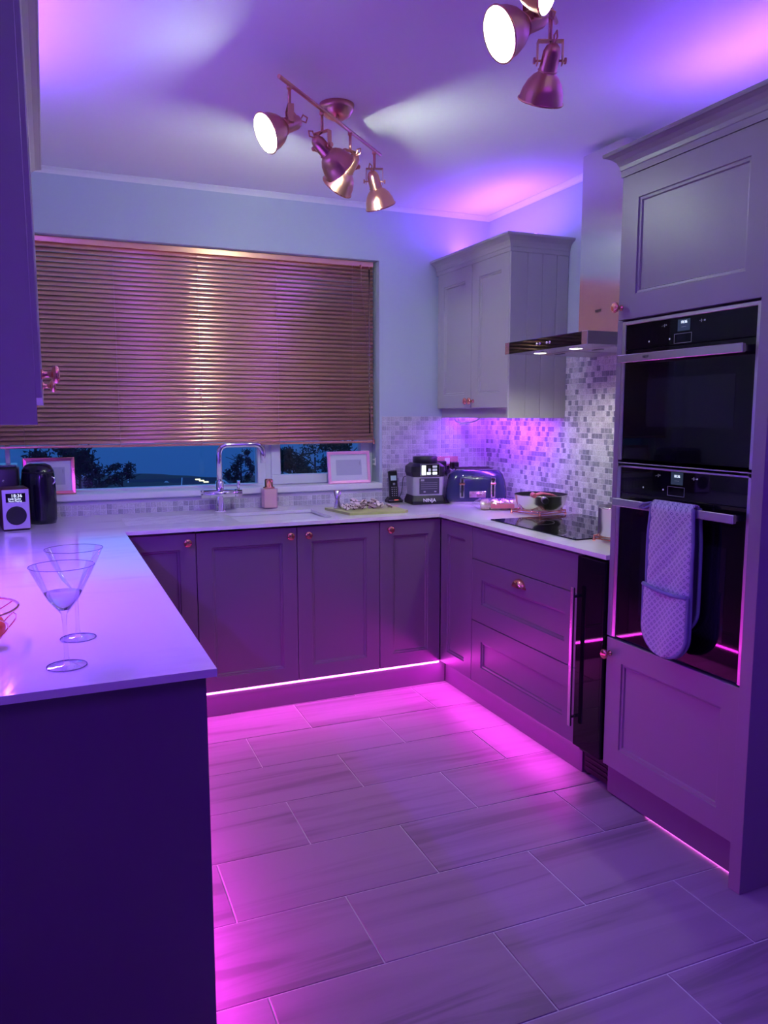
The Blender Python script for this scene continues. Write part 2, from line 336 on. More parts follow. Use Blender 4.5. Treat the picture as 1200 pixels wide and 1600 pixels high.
# right wall, u runs from the back corner towards the camera
cells = []
mR = F('W', XR, YB, ZT)
nr = int((1.637-ZT)/P_); vh = (1.3396-ZT)/17.0
def rowcells(L0, L1, v, vh, off):
    u = L0 - off
    while u < L1-0.003:
        a = max(u, L0); b2 = min(u+P_, L1)
        if b2-a > 0.006: cells.append((a, v, b2-a, vh, abs(b2-a-P_) < 1e-5))
        u += P_
k = 0; v = 0.0
while v + ZT < 1.630:
    lo = 0.006 if v + ZT < 1.335 else (YB-3.2655)+0.0
    hi = YB-2.145
    rowcells(lo, hi, v, P_, P_/2 if k % 2 else 0.0)
    v += P_; k += 1
mosaic(wall_right, mR, cells, lambda p_: p_.y > 2.93, ((0, 0, 0), (YB-2.145, 1.3396-ZT+.004, 0.0035)))
MB(mR).box((YB-3.2655, 1.3396-ZT+.004, 0), (YB-2.145, 1.637-ZT, 0.0035)).build('grout_bed', GROUT, wall_right)
cells = []; mBk = F('S', WX1+.014, YB, ZT); k = 0; v = 0.0
L = XR-.006-(WX1+.014)
while v + ZT < 1.335:
    rowcells(0.0, L, v, P_, 0.0); v += P_; k += 1
L2 = WX1+.014-XL
for kk in range(2):
    u = -L2
    while u < 0-0.003:
        a = u; b2 = min(u+P_, 0.0)
        if b2-a > 0.006: cells.append((a, kk*P_, b2-a, P_, abs(b2-a-P_) < 1e-5))
        u += P_
mosaic(wall_back, mBk, cells, lambda p_: p_.x > -0.1 and not (1.82 < p_.x < 2.36 and p_.z < 1.0), ((0, 0, 0), (L+.004, v, 0.0035)), tmesh2, TILE_IS)
MB(mBk).box((-L2, 0, 0), (0, 2*P_+0.012, 0.0035)).build('grout_bed', GROUT, wall_back)

# ---------------------------------------------------------------- window
YG = 4.165
win = struct(thing('window_1', 'wide white framed window behind the copper blind', 'x', (0.72, YG, WZ0))); del win['category']
fz0 = 0.962
def frame_rect(x0, z0, x1, z1, wd, y0, y1, nm):
    b_ = MB()
    b_.box((x0, y0, z0), (x1, y1, z0+wd), .003).box((x0, y0, z1-wd), (x1, y1, z1), .003).box((x0, y0, z0+wd), (x0+wd, y1, z1-wd), .003).box((x1-wd, y0, z0+wd), (x1, y1, z1-wd), .003)
    return b_.build(nm, UPVC, win)
frame_rect(WX0, WZ0+.002, 1.082, WZ1, 0.042, YG-.02, YG+.05, 'window_frame')
frame_rect(1.082, WZ0+.002, WX1, WZ1, 0.036, YG-.02, YG+.05, 'window_frame')
frame_rect(1.112, WZ0+.036, WX1-.026, WZ1-.03, 0.052, YG-.036, YG+.02, 'opening_sash')
frame_rect(WX0, WZ0+.002, -0.17, WZ1, 0.02, YG-.03, YG+.03, 'window_frame')
MB().box((-0.235, YG+.008, WZ0+.04), (1.045, YG+.020, WZ1-.04)).build('glass_pane', PANE, win)
MB().box((1.16, YG-.006, WZ0+.085), (WX1-.075, YG+.006, WZ1-.08)).build('glass_pane', PANE, win)
MB().box((WX0, YB-.026, WZ0+.002), (WX1+.008, YG-.02, WZ0+.034), .004).build('window_sill', WHITEP, win)
MB().box((1.02, YG-.023, 0.978), (1.03, YG-.02, .984)).build('frame_cap', BPLAST, win)
MB().box((WX1-.004, 4.09, 1.075), (WX1, 4.105, 1.12)).cyl((WX1-.004, 4.097, 1.085), (WX1-.016, 4.097, 1.085), .004, 8).cyl((WX1-.004, 4.097, 1.11), (WX1-.016, 4.097, 1.11), .004, 8).build('cord_cleat', WHITEP, win)

# ---------------------------------------------------------------- blind
blind = thing('venetian_blind', 'copper metal venetian blind lowered over the wide window', 'blind', (0.72, 4.08, 1.206))
bx0, bx1, by = WX0+.008, 1.694, 4.088
MB().box((bx0, by-.014, 2.168), (bx1, by+.014, 2.196), .002).build('headrail', BLIND, blind)
MB().box((bx0, by-.012, 1.206), (bx1, by+.012, 1.219), .004).build('bottom_rail', BLIND, blind)
prof = []
for i in range(7):
    s_ = (i/6-.5); prof.append((s_*0.0252, 0.0042*(1-4*s_*s_)))
th = math.radians(67)
sl = MB()
def sp(a, b2): return (-b2*math.sin(th) + a*math.cos(th), a*math.sin(th)+b2*math.cos(th))
pts = [sp(a, b2) for a, b2 in prof]; pts2 = [sp(a, b2-0.0004) for a, b2 in reversed(prof)]
ring_ = pts+pts2
sl.ring([[(bx0, by+p_[0], p_[1]) for p_ in ring_], [(bx1, by+p_[0], p_[1]) for p_ in ring_]], True, True, True)
s0 = sl.build('slat', BLIND, blind); zb = s0.location.z
NS = 43
for i in range(NS):
    o = s0 if i == 0 else s0.copy()
    if i: COL.objects.link(o)
    o.location.z = zb + (1.234 + i*(2.160-1.234)/(NS-1))
    o.rotation_euler.x = math.radians(random.uniform(-.25, .25))
for cx in (-0.10, 0.332, 0.735, 1.142, 1.568):
    MB().cyl((cx, by-.015, 1.206), (cx, by-.015, 2.17), .0009, 5).cyl((cx, by+.013, 1.206), (cx, by+.013, 2.17), .0009, 5).build('ladder_cord', CORD, blind)
wand = MB().cyl((1.665, by-.022, 1.26), (1.665, by-.022, 2.16), .0035, 6); wand.build('tilt_wand', GLASS, blind)
MB().tube([(1.618, by-.018, 2.165), (1.620, by-.02, 2.05), (1.645, by-.022, 1.85), (1.655, by-.02, 1.62), (1.680, by-.02, 1.30), (1.690, by-.02, 1.225)], .0016, 5).build('pull_cord', CORD, blind)
MB().lathe([(0, 0), (.006, .002), (.007, .018), (.003, .03), (0, .031)], 8, Matrix.Translation((1.690, by-.022, 1.198))).build('cord_tassel', COPPER, blind)
MB().cyl((1.618, by-.012, 2.155), (1.618, by-.022, 2.175), .006, 8).build('cord_lock', BCOPPER, blind)
MB().cyl((1.665, by-.012, 2.15), (1.665, by-.024, 2.165), .005, 8).build('wand_hook', BCOPPER, blind)

# ---------------------------------------------------------------- cabinets
def cornice(path, parent, z0=2.135, cm=None):
    prof = [(0, 0), (0.004, 0.0), (0.004, 0.020), (0.007, 0.022), (0.009, 0.034), (0.016, 0.048), (0.028, 0.059), (0.042, 0.066), (0.046, 0.067), (0.048, 0.071), (0.048, 0.078), (0, 0.078)]
    P = [Vector((x, y)) for x, y in path]; n_ = len(P); rings = []
    for i in range(n_):
        d0 = (P[i]-P[i-1]).normalized() if i else (P[1]-P[0]).normalized()
        d1 = (P[i+1]-P[i]).normalized() if i < n_-1 else d0
        if i == 0: d0 = d1
        n0 = Vector((d0.y, -d0.x)); n1 = Vector((d1.y, -d1.x)); nn = (n0+n1); nn = nn/ (nn.dot(n0))
        rings.append([(P[i].x+nn.x*o_, P[i].y+nn.y*o_, z0+z_) for o_, z_ in prof])
    return MB().ring(rings, True, True, False).build('cornice', cm or PAINT, parent)
ZD0, ZD1 = 0.118, 0.8486
# back run: carcasses and doors
def base_unit(label, x0, x1, knob_side):
    t = thing('base_cabinet', label, 'cabinet', ((x0+x1)/2, 3.72, 0.118))
    MB().box((x0+.001, 3.441, 0.120), (x1-.001, YB-.06, .66 if 'sink' in label or 'soap' in label else ZU-.002)).build('carcass', PAINTB, t)
    d = shaker(F('S', x0+.0015, 3.44, ZD0), x1-x0-.003, ZD1-ZD0).build('door', PAINTB, t)
    if knob_side: knob(F('S', knob_side, 3.42, 0.812), d)
    return t
base_unit('grey base cabinet with its door half hidden behind the left worktop', 0.264, 0.5745, 0.536)
base_unit('wide grey base cabinet door under the sink and tap', 0.5745, 1.035, 0.999)
base_unit('grey base cabinet door below the soap dispenser and jigger', 1.035, 1.4505, 1.085)
base_unit('narrow grey base cabinet beside the inner right corner, under the mushrooms', 1.4505, 1.782, 1.500)
# right run
t = thing('corner_cabinet', 'grey corner cabinet front without knob, left of the drawers', 'cabinet', (2.05, 3.27, 0.118))
MB().box((1.803, 3.106, .120), (XR-.06, 3.439, ZU-.002)).build('carcass', PAINTB, t)
shaker(F('W', 1.803, 3.4185, ZD0), 3.4185-3.105, ZD1-ZD0).build('door', PAINTB, t)
t = thing('drawer_cabinet', 'grey drawer unit under the hob with a copper cup handle', 'cabinet', (2.05, 2.70, 0.118))
MB().box((1.803, 2.310, .120), (XR-.06, 3.102, ZU-.002)).build('carcass', PAINTB, t)
slab(F('W', 1.803, 3.102, .704), .795, ZD1-.704).build('top_panel', PAINTB, t)
dr1 = shaker(F('W', 1.803, 3.102, .4145), .795, .286, .085).build('drawer', PAINTB, t)
shaker(F('W', 1.803, 3.102, ZD0), .795, .2935, .085).build('drawer', PAINTB, t)
cp = MB(F('W', 1.783, 2.705, .655))
R = []
for i in range(7):
    a = i/6*PI/2; h = 0.026*math.sin(a); sc_ = math.cos(a)*.62+.38
    R.append([(0.042*sc_*math.cos(PI*k/10), 0.034*sc_*math.sin(PI*k/10)-.006, h) for k in range(11)])
cp.ring(R, False, False, True)
cp.add([(0.042*math.cos(PI*k/10), 0.034*math.sin(PI*k/10)-.006, .0) for k in range(11)], [tuple(range(11))])
cp.add([R[-1][k] for k in range(11)], [tuple(range(11))], True)
cp.box((-.047, -.012, 0), (.047, -.004, .002))
cp.build('cup_handle', COPPER, dr1)
# wine cooler
t = thing('wine_cooler', 'slim black glass wine cooler between the drawers and the oven tower', 'wine cooler', (2.05, 2.215, 0))
MB().box((1.80, 2.152, .10), (XR-.08, 2.302, .855)).build('body', BMATT, t)
dr = MB().box((1.768, 2.147, .125), (1.798, 2.305, .850), .003).build('glass_door', BGLASS, t)
MB().box((1.7675, 2.160, .20), (1.7679, 2.245, .80)).build('window', BGLASS, dr)
MB().box((1.738, 2.286, .205), (1.748, 2.303, .735), .002).box((1.748, 2.292, .235), (1.768, 2.300, .245)).box((1.748, 2.292, .695), (1.768, 2.300, .705)).build('handle', STEEL, dr)
vt = MB().box((1.825, 2.150, .012), (1.845, 2.303, .118), .002).build('vent_grille', BMATT, t)
for zz in (.03, .05, .07, .09): MB().box((1.820, 2.165, zz), (1.8255, 2.29, zz+.006)).build('louvre', BPLAST, vt)
for yy in (2.29, 2.165): MB().cyl((1.84, yy, 0), (1.84, yy, .013), .010, 10).build('foot', BMATT, t)
# peninsula
t = thing('peninsula_cabinet', 'long grey base cabinets under the left worktop with plain end panel', 'cabinet', (-0.05, 2.5, 0))
MB().box((XL+.003, 1.512, .12), (.240, 3.36, ZU-.002)).build('carcass', PAINTB, t)
MB().box((XL+.003, 1.490, 0), (.262, 1.508, ZU-.001), .0015).build('end_panel', PAINTB, t)
for yy0, yy1 in ((1.513, 1.97), (1.973, 2.43), (2.433, 2.89), (2.893, 3.35)):
    d = shaker(F('E', .241, yy0, ZD0), yy1-yy0-.003, ZD1-ZD0).build('door', PAINTB, t)
    knob(F('E', .261, yy1-.04, .812), d)
# plinths
def plinth(a, b2, label):
    o = MB().box(a, b2, .001).build('plinth', PAINTB); return tag(o, label, 'plinth')
plinth((0.225, 3.4355, 0), (1.819, 3.452, .117), 'grey plinth board below the sink doors')
plinth((1.821, 2.309, 0), (1.837, 3.434, .117), 'grey plinth board below the drawers')
plinth((.205, 1.512, 0), (.221, 3.434, .117), 'grey plinth board below the left worktop run')
plinth((1.804, 1.542, .006), (1.819, 2.142, .117), 'grey plinth board below the oven tower')
def strip(a, b2, label, m_):
    o = MB().box(a, b2).build('light_strip', m_); return tag(o, label, 'light')
strip((.262, 3.4245, .1075), (1.779, 3.4345, .1165), 'glowing magenta light strip under the sink doors', MLEDM)
strip((1.806, 2.312, .1085), (1.8205, 3.42, .1165), 'hidden magenta light strip under the drawers', MLEDM)
strip((.2215, 1.52, .1085), (.236, 3.42, .1165), 'hidden magenta light strip under the left worktop run', MLEDM)
strip((1.812, 1.56, .001), (1.818, 1.95, .004), 'thin pink glow line at floor under the oven tower', MLEDM)
strip((-.178, 1.69, 1.370), (-.162, 2.97, 1.374), 'violet light strip beneath the left wall cabinet', MLEDV)
strip((2.242, 3.35, 1.370), (2.258, 3.97, 1.374), 'violet light strip beneath the right wall cabinet', MLEDV)
strip((2.212, 3.29, 2.228), (2.228, 4.01, 2.233), 'violet light strip on top of the right wall cabinet', MLEDV)
strip((2.042, 1.53, 2.228), (2.058, 2.13, 2.233), 'violet light strip on top of the oven tower', MLEDV)
strip((-.128, 1.75, 2.228), (-.112, 2.95, 2.233), 'violet light strip on top of the left wall cabinet', MLEDV)

# right wall cabinet
t = thing('wall_cabinet', 'pale grey two door wall cabinet in the right corner with panelled side', 'cabinet', (2.23, 3.65, 1.3463))
MB().box((2.084, 3.285, 1.398), (XR-.002, 4.03, 2.228)).build('carcass', PAINT, t)
for y1_, y0_, ks in ((4.012, 3.630, 3.648), (3.628, 3.2655+.004, 3.603)):
    d = shaker(F('W', 2.083, y1_, 1.398), y1_-y0_-.002, 2.1345-1.398, .072).build('door', PAINT, t)
    knob(F('W', 2.063, ks, 1.434), d)
seams = [2.066, 2.161, 2.246, 2.330, XR-.002]
for a, b2 in zip(seams[:-1], seams[1:]):
    bb = MB()
    R = []
    for d_, h in [(0, 0), (0, .016), (.002, .018)]: R.append(rect(a+.0003+d_, 1.3463, b2-.0003-d_, 2.134, h))
    MB(F('S', 0, 3.2845, 0)).ring(R, True, True, False).build('side_board', PAINT, t)
cornice([(2.083-.018, 4.03), (2.083-.018, 3.2665), (XR-.003, 3.2665)], t)
MB().box((2.100, 3.286, 1.3463), (2.116, 4.028, 1.397), .001).build('pelmet', PAINT, t)
MB().box((2.12, 3.50, 1.374), (2.39, 3.53, 1.398)).build('strip_mount', WHITEP, t)
cab = tag(MB().tube([(2.13, 3.93, 1.345), (2.125, 3.90, 1.325), (2.128, 3.84, 1.316), (2.135, 3.78, 1.318), (2.14, 3.70, 1.330), (2.14, 3.66, 1.345)], .004, 8)
    .tube([(2.14, 3.905, 1.345), (2.15, 3.90, 1.305), (2.145, 3.86, 1.318)], .003, 6).build('power_cable', WHITEP), 'white cable looping below the right wall cabinet', 'cable')
# left wall cabinet
t = thing('wall_cabinet', 'tall grey wall cabinet at left edge of view with plain side', 'cabinet', (-.18, 2.33, 1.3463))
MB().box((XL+.002, 1.672, 1.398), (-.027, 3.0, 2.228)).build('carcass', PAINT, t)
MB().box((XL+.002, 1.65, 1.3463), (-.016, 1.67, 2.228), .001).build('side_panel', PAINT, t)
for y0_, y1_, ky in ((1.652, 2.324, 1.70), (2.327, 2.999, 2.375)):
    d = shaker(F('E', -.0255, y0_, 1.398), y1_-y0_, .736, .072).build('door', PAINT, t)
    knob(F('E', -.0055, ky, 1.445), d)
cornice([(XL+.003, 1.652), (-.020, 1.652), (-.020, 2.998), (XL+.003, 2.998)], t)
MB().box((-.062, 1.675, 1.3463), (-.046, 2.998, 1.397), .001).build('pelmet', PAINT, t)

# oven tower
t = thing('tall_cabinet', 'tall grey oven tower at the right with cupboard doors above and below', 'cabinet', (2.08, 1.83, 0))
XT = 1.780
MB().box((XT+.021, 2.1235, .12), (XR-.01, 2.1415, 2.228)).box((XT+.021, 1.542, .12), (XR-.01, 1.56, 2.228)).box((XT+.021, 1.56, .12), (XR-.01, 2.1235, .14)).box((XT+.021, 1.56, 2.2), (XR-.01, 2.1235, 2.228)).box((XT+.05, 1.56, .575), (XR-.01, 2.1235, .590)).box((XT+.05, 1.56, 1.672), (XR-.01, 2.1235, 1.69)).box((XR-.03, 1.56, .14), (XR-.01, 2.1235, 2.2)).build('carcass', PAINTT, t)
MB().box((1.749, 1.4992, 0), (XR-.01, 1.5405, 2.228), .001).build('end_panel', PAINTT, t)
MB().box((XT, 2.119, .593), (XT+.020, 2.1425, 1.672)).build('side_trim', PAINTT, t)
MB().box((XT, 1.5415, .593), (XT+.020, 1.556, 1.672)).build('side_trim', PAINTT, t)
d = shaker(F('W', XT+.020, 2.1420, ZD0), .594, .587-ZD0, .078).build('door', PAINTT, t); knob(F('W', XT, 2.135-.012, .531), d)
d = shaker(F('W', XT+.020, 2.1420, 1.676), .594, 2.1345-1.676, .078).build('door', PAINTT, t); knob(F('W', XT, 2.128, 1.716), d)
cornice([(XR-.012, 2.1425), (XT, 2.1425), (XT, 1.4995), (XR-.012, 1.4995)], t, cm=PAINTT)
# ovens
def oven(label, z0, z1, hz, wz0, wz1):
    t = thing('oven', label, 'oven', (2.05, 1.836, z0))
    m = F('W', 1.783, 2.1175, z0); W_ = 2.1175-1.5575; H = z1-z0
    MB(m).box((.012, .012, -.50), (W_-.012, H-.012, -.008)).build('body', BMATT, t)
    MB(m).box((0, 0, -.006), (.017, H, .004), .001).box((W_-.019, 0, -.006), (W_, H, .004), .001).box((.017, H-.011, -.006), (W_-.019, H, .004), .001).build('steel_trim', STEELV, t)
    cz = hz+.030-z0
    cpn = MB(m).box((.018, cz+.002, -.006), (W_-.020, H-.012, .001)).build('control_panel', BGLASS, t)
    dg = MB(m).box((.018, .004, -.006), (W_-.020, cz-.001, .002), .001).build('glass_door', BGLASS, t)
    MB(m).box((.125, wz0-z0, .0022), (.478, wz1-z0, .0025)).build('door_window', mat('window_tint', (.008, .008, .016), .05, spec=.4), dg)
    MB(m).box((.028, hz-.013-z0, .032), (.535, hz+.013-z0, .046), .002).box((.04, hz-.008-z0, 0), (.055, hz+.008-z0, .034)).box((.508, hz-.008-z0, 0), (.523, hz+.008-z0, .034)).build('handle', STEEL, t)
    ccz = (cz + H-.012)/2
    s1 = MB(m).box((.247, ccz, .001), (.297, H-.018, .0014)).build('display', mat('display_glass', (.02, .028, .045), .1, emit=(.05, .08, .13), es=.35), cpn)
    text_mesh('18:36', .012, m @ Matrix.Translation((.272, ccz+.026, .0017)), 'clock_digits', DISP, s1)
    text_mesh('______', .006, m @ Matrix.Translation((.272, ccz+.014, .0017)), 'display_line', DIMTXT, s1)
    for u_, s_ in ((.19, '. - | ='), (.345, '- | - o')):
        text_mesh(s_, .010, m @ Matrix.Translation((u_, ccz+.024, .0014)), 'touch_symbols', DIMTXT, cpn)
    for u_ in (.125, .215): MB(m @ Matrix.Translation((u_, ccz-.020, .001))).lathe([(0, 0), (.003, 0), (.003, .0004), (0, .0004)], 10).build('indicator', DIMTXT, cpn)
    fr_ = MB(m); a, b2, c_, e_ = .234, ccz-.036, .305, ccz-.008
    fr_.box((a, b2, .001), (c_, b2+.0012, .0016)).box((a, e_, .001), (c_, e_+.0012, .0016)).box((a, b2, .001), (a+.0012, e_, .0016)).box((c_-.0012, b2, .001), (c_, e_, .0016)).build('touch_pad_outline', STEELV, cpn)
    return t, m
ov1, m1 = oven('upper built in black glass oven with steel bar handle', 1.212, 1.668, 1.544, 1.325, 1.478)
text_mesh('NEFF', .012, F('W', 1.7365, 1.955, 1.544), 'brand_lettering', INK, ov1)
ov2, m2 = oven('lower built in black glass oven with patterned mitt on its handle', .594, 1.204, 1.073, .70, .98)
MB(m2).box((.002, .594, -.004), (.558, .608, .004), .001).build('top_trim', STEELV, ov2)

# oven mitt (double) over lower handle
FAB = mat('mitt_fabric', (.42, .42, .52), .9)
n = FAB.node_tree; b = n.nodes['Principled BSDF']
tcn = n.nodes.new('ShaderNodeTexCoord'); mp = n.nodes.new('ShaderNodeMapping'); mp.inputs['Rotation'].default_value = (0, 0, math.radians(45)); mp.inputs['Scale'].default_value = (66, 66, 66)
sp_ = n.nodes.new('ShaderNodeSeparateXYZ'); n.links.new(tcn.outputs['UV'], mp.inputs[0]); n.links.new(mp.outputs[0], sp_.inputs[0])
def mth(op, a, b2=None):
    q = n.nodes.new('ShaderNodeMath'); q.operation = op
    for i, x in enumerate((a, b2)):
        if x is None: continue
        if isinstance(x, (int, float)): q.inputs[i].default_value = x
        else: n.links.new(x, q.inputs[i])
    return q.outputs[0]
fx = mth('ABSOLUTE', mth('SUBTRACT', mth('FRACT', sp_.outputs['X']), .5)); fy = mth('ABSOLUTE', mth('SUBTRACT', mth('FRACT', sp_.outputs['Y']), .5))
mxx = mth('MAXIMUM', fx, fy)
rr = n.nodes.new('ShaderNodeValToRGB'); rr.color_ramp.interpolation = 'CONSTANT'
DK, LT = (.20, .20, .34, 1), (.62, .62, .72, 1)
rr.color_ramp.elements[0].color = LT; rr.color_ramp.elements[1].position = .12; rr.color_ramp.elements[1].color = DK
for p_, c_ in ((.27, LT), (.37, (.34, .34, .48, 1)), (.43, LT)):
    e = rr.color_ramp.elements.new(p_); e.color = c_
n.links.new(mxx, rr.inputs[0]); n.links.new(rr.outputs[0], b.inputs['Base Color'])
TRIMF = mat('mitt_binding', (.20, .21, .38), .9); BACKF = mat('mitt_back', (.10, .11, .22), .95)
mt = thing('oven_mitt', 'long patterned double oven glove hanging from the lower oven handle', 'oven mitt', (1.72, 1.80, .61))
HW = .093; YC = 1.808; ZTOP = 1.073+.0145
def half_w(dn, L, rd=.085):   # half width at distance dn from the fold
    if dn < L-rd: return HW*(0.92+.08*min(1, dn/.1))
    q = (dn-(L-rd))/rd; return HW*math.sqrt(max(0.0, 1-q*q))
def mitt_sheet(xf, L, nm, m_, back, z_off=0.0, quilt=True, uvs=True, thick=.010, s0_=0.0):
    NU, NV = 26, 60; vs = []; uv = []
    for j in range(NV+1):
        dn = s0_ + (L-s0_)*(1-(1-j/NV)**1.0); hw = half_w(min(dn, L*.9999), L)
        for i in range(NU+1):
            s_ = i/NU*2-1; y = YC - s_*hw - .012*(dn/L)*0; z = ZTOP - dn
            puff = thick*(1-abs(s_)**6)*.8 + .003*math.cos(s_*5+dn*11)
            if quilt and dn < .245: puff -= .0045*(1-min(1, abs(((s_*hw+dn)*14) % 1-.5)*6))
            if dn < .014: puff *= dn/.014; z = ZTOP + .002*math.cos(s_)*0
            x = xf(dn) - back*puff
            vs.append((x, y, z)); uv.append((s_*hw, -dn))
    fs = [(j*(NU+1)+i, j*(NU+1)+i+1, (j+1)*(NU+1)+i+1, (j+1)*(NU+1)+i) for j in range(NV) for i in range(NU)]
    b_ = MB(); b_.add(vs, fs, True); o = b_.build(nm, m_, mt)
    ul = o.data.uv_layers.new(name='UVMap')
    for lp in o.data.loops: ul.data[lp.index].uv = uv[lp.vertex_index]
    sd = o.modifiers.new('thickness', 'SOLIDIFY'); sd.thickness = .006; sd.offset = 0
    return o
XFR = 1.783-.046
xfront = lambda dn: XFR - .006 - .003*math.sin(min(1, dn/.3)*PI)
xback = lambda dn: XFR + .020 + .004*math.sin(dn*6)
mitt_sheet(xfront, .470, 'front_pad', FAB, 1)
_HWs = HW
o = mitt_sheet(lambda dn: xfront(dn)-.011, .468, 'hand_pocket', FAB, 1, quilt=False, s0_=.262)
lbl(o, 'smooth lower pocket of the mitt')
mitt_sheet(xback, .39, 'rear_pad', BACKF, -1, quilt=False, thick=.003)
def edge(xf, L, s0_=0.0, off=0.0):
    A = []; N = 40
    for j in range(N+1):
        dn = s0_+(L-s0_)*j/N; A.append((xf(dn)+off, YC-half_w(min(dn, L*.9999), L), ZTOP-dn))
    Bk = [(x, 2*YC-y, z) for x, y, z in reversed(A)]
    return A+Bk
MB().tube(edge(xfront, .471), .0058, 8).build('binding', TRIMF, mt)
MB().tube(edge(lambda dn: xfront(dn)-.012, .469, .262), .0055, 8).build('binding', TRIMF, mt)
MB().tube(edge(xback, .392), .0058, 8).build('binding', TRIMF, mt)
MB().tube([(xfront(.262)-.015, YC+.093, ZTOP-.255), (xfront(.262)-.022, YC+.04, ZTOP-.262), (xfront(.262)-.023, YC-.04, ZTOP-.268), (xfront(.262)-.015, YC-.093, ZTOP-.265)], .0065, 8).build('pocket_hem', TRIMF, mt)
fold = MB(); R = []
for i in range(9):
    a = PI*i/8; cx = (xfront(0)+xback(0))/2; rr_ = (xback(0)-xfront(0))/2
    R.append([(cx-rr_*math.cos(a), YC+HW*.92*(1-k/8*2), ZTOP+.012*math.sin(a)) for k in range(9)])
fold.ring(R, False, False, True); fo = fold.build('fold', FAB, mt)
ul = fo.data.uv_layers.new(name='UVMap')
for lp in fo.data.loops:
    c = fo.data.vertices[lp.vertex_index].co; ul.data[lp.index].uv = (c.y, c.x*1.2)
fo.modifiers.new('thickness', 'SOLIDIFY').thickness = .004
MB().tube([(XFR+.005, YC+.085, ZTOP+.004), (XFR-.01, YC+.12, ZTOP-.004), (XFR-.012, YC+.135, ZTOP-.016), (XFR-.006, YC+.12, ZTOP-.020), (XFR, YC+.09, ZTOP-.004)], .004, 6).build('hanging_loop', TRIMF, mt)

# ---------------------------------------------------------------- worktop (one U shaped slab with sink cut-out and drainer grooves)
SX0, SX1, SY0, SY1 = .790, 1.238, 3.50, 3.835
wt = MB()
def slabq(x0, y0, x1, y1, z1=ZT): wt.box((x0, y0, ZU), (x1, y1, z1))
slabq(XL+.001, 1.4675, .279, YB-.001)
slabq(1.7654, 2.1437, XR-.001, YB-.001)
GX0, GX1 = .30, .74
slabq(.279, 3.3991, GX0, YB-.001); slabq(GX1, 3.3991, SX0, YB-.001); slabq(SX1, 3.3991, 1.7654, YB-.001)
slabq(SX0, 3.3991, SX1, SY0); slabq(SX0, SY1, SX1, YB-.001)
gy = [3.60, 3.64, 3.68, 3.72, 3.76, 3.80, 3.84]
prev_ = 3.3991
for y_ in gy:
    slabq(GX0, prev_, GX1, y_); slabq(GX0, y_, GX1, y_+.009, ZT-.0035); prev_ = y_+.009
slabq(GX0, prev_, GX1, YB-.001)
wo_ = wt.build('worktop', QUARTZ); tag(wo_, 'continuous pale quartz worktop running round three sides', 'worktop')
# sink
sk = thing('sink', 'white undermounted sink bowl below the chrome tap', 'sink', (1.01, 3.67, .68))
def rrect(x0, y0, x1, y1, r_, z, n_=5):
    P = []
    for cx, cy, a0 in ((x1-r_, y1-r_, 0), (x0+r_, y1-r_, 90), (x0+r_, y0+r_, 180), (x1-r_, y0+r_, 270)):
        for k in range(n_+1):
            a = math.radians(a0+90*k/n_); P.append((cx+r_*math.cos(a), cy+r_*math.sin(a), z))
    return P
SINKM = mat('white_sink', (.78, .78, .82), .15)
MB().ring([rrect(SX0-.015, SY0-.015, SX1+.015, SY1+.015, .03, ZU-.001), rrect(SX0+.004, SY0+.004, SX1-.004, SY1-.004, .03, ZU-.001), rrect(SX0+.010, SY0+.010, SX1-.010, SY1-.010, .03, ZU-.15),
           rrect(SX0+.03, SY0+.03, SX1-.03, SY1-.03, .03, ZU-.168), rrect(1.0, 3.66, 1.02, 3.68, .009, ZU-.172)], True, True, True).build('bowl', SINKM, sk)
MB().lathe([(0, 0), (.04, 0), (.042, .003), (.03, .004), (0, .003)], 20, Matrix.Translation((1.01, 3.67, ZU-.17))).build('drain', CHROME, sk)
# tap
tp = thing('kitchen_tap', 'chrome square arched kitchen tap behind the sink', 'tap', (.790, 3.937, ZT))
MB().lathe([(0, 0), (.027, 0), (.027, .006), (.024, .008), (.020, .010), (.020, .085), (0, .085)], 24, Matrix.Translation((.790, 3.937, ZT))).build('base', CHROME, tp)
MB().cyl((.692, 3.937, .967), (.900, 3.937, .967), .021, 20).cyl((.735, 3.937, .967), (.738, 3.937, .967), .0225, 20).cyl((.868, 3.937, .967), (.871, 3.937, .967), .0225, 20).build('valve_body', CHROME, tp)
MB().lathe([(.021, 0), (.021, .05), (.017, .052), (.013, .054)], 20, Matrix.Translation((.790, 3.937, .98))).build('collar', CHROME, tp)
path = [(.790, 3.937, .98)]
def arc(cx, cz, a0, a1, r_, n_=7): return [(cx+r_*math.cos(math.radians(a0+(a1-a0)*k/n_)), 3.937, cz+r_*math.sin(math.radians(a0+(a1-a0)*k/n_))) for k in range(n_+1)]
path += arc(.790+.045, 1.213-.045, 180, 90, .045) + arc(1.017-.045, 1.213-.045, 90, 0, .045) + [(1.017, 3.937, 1.118)]
MB().tube(path, .0135, 16).build('spout', CHROME, tp)
MB().cyl((.884, 3.937, .98), (.884, 3.925, 1.032), .0075, 12, .009).build('lever', CHROME, tp)
MB().cyl((.700, 3.937, .975), (.700, 3.915, .99), .006, 10).build('lever', CHROME, tp)
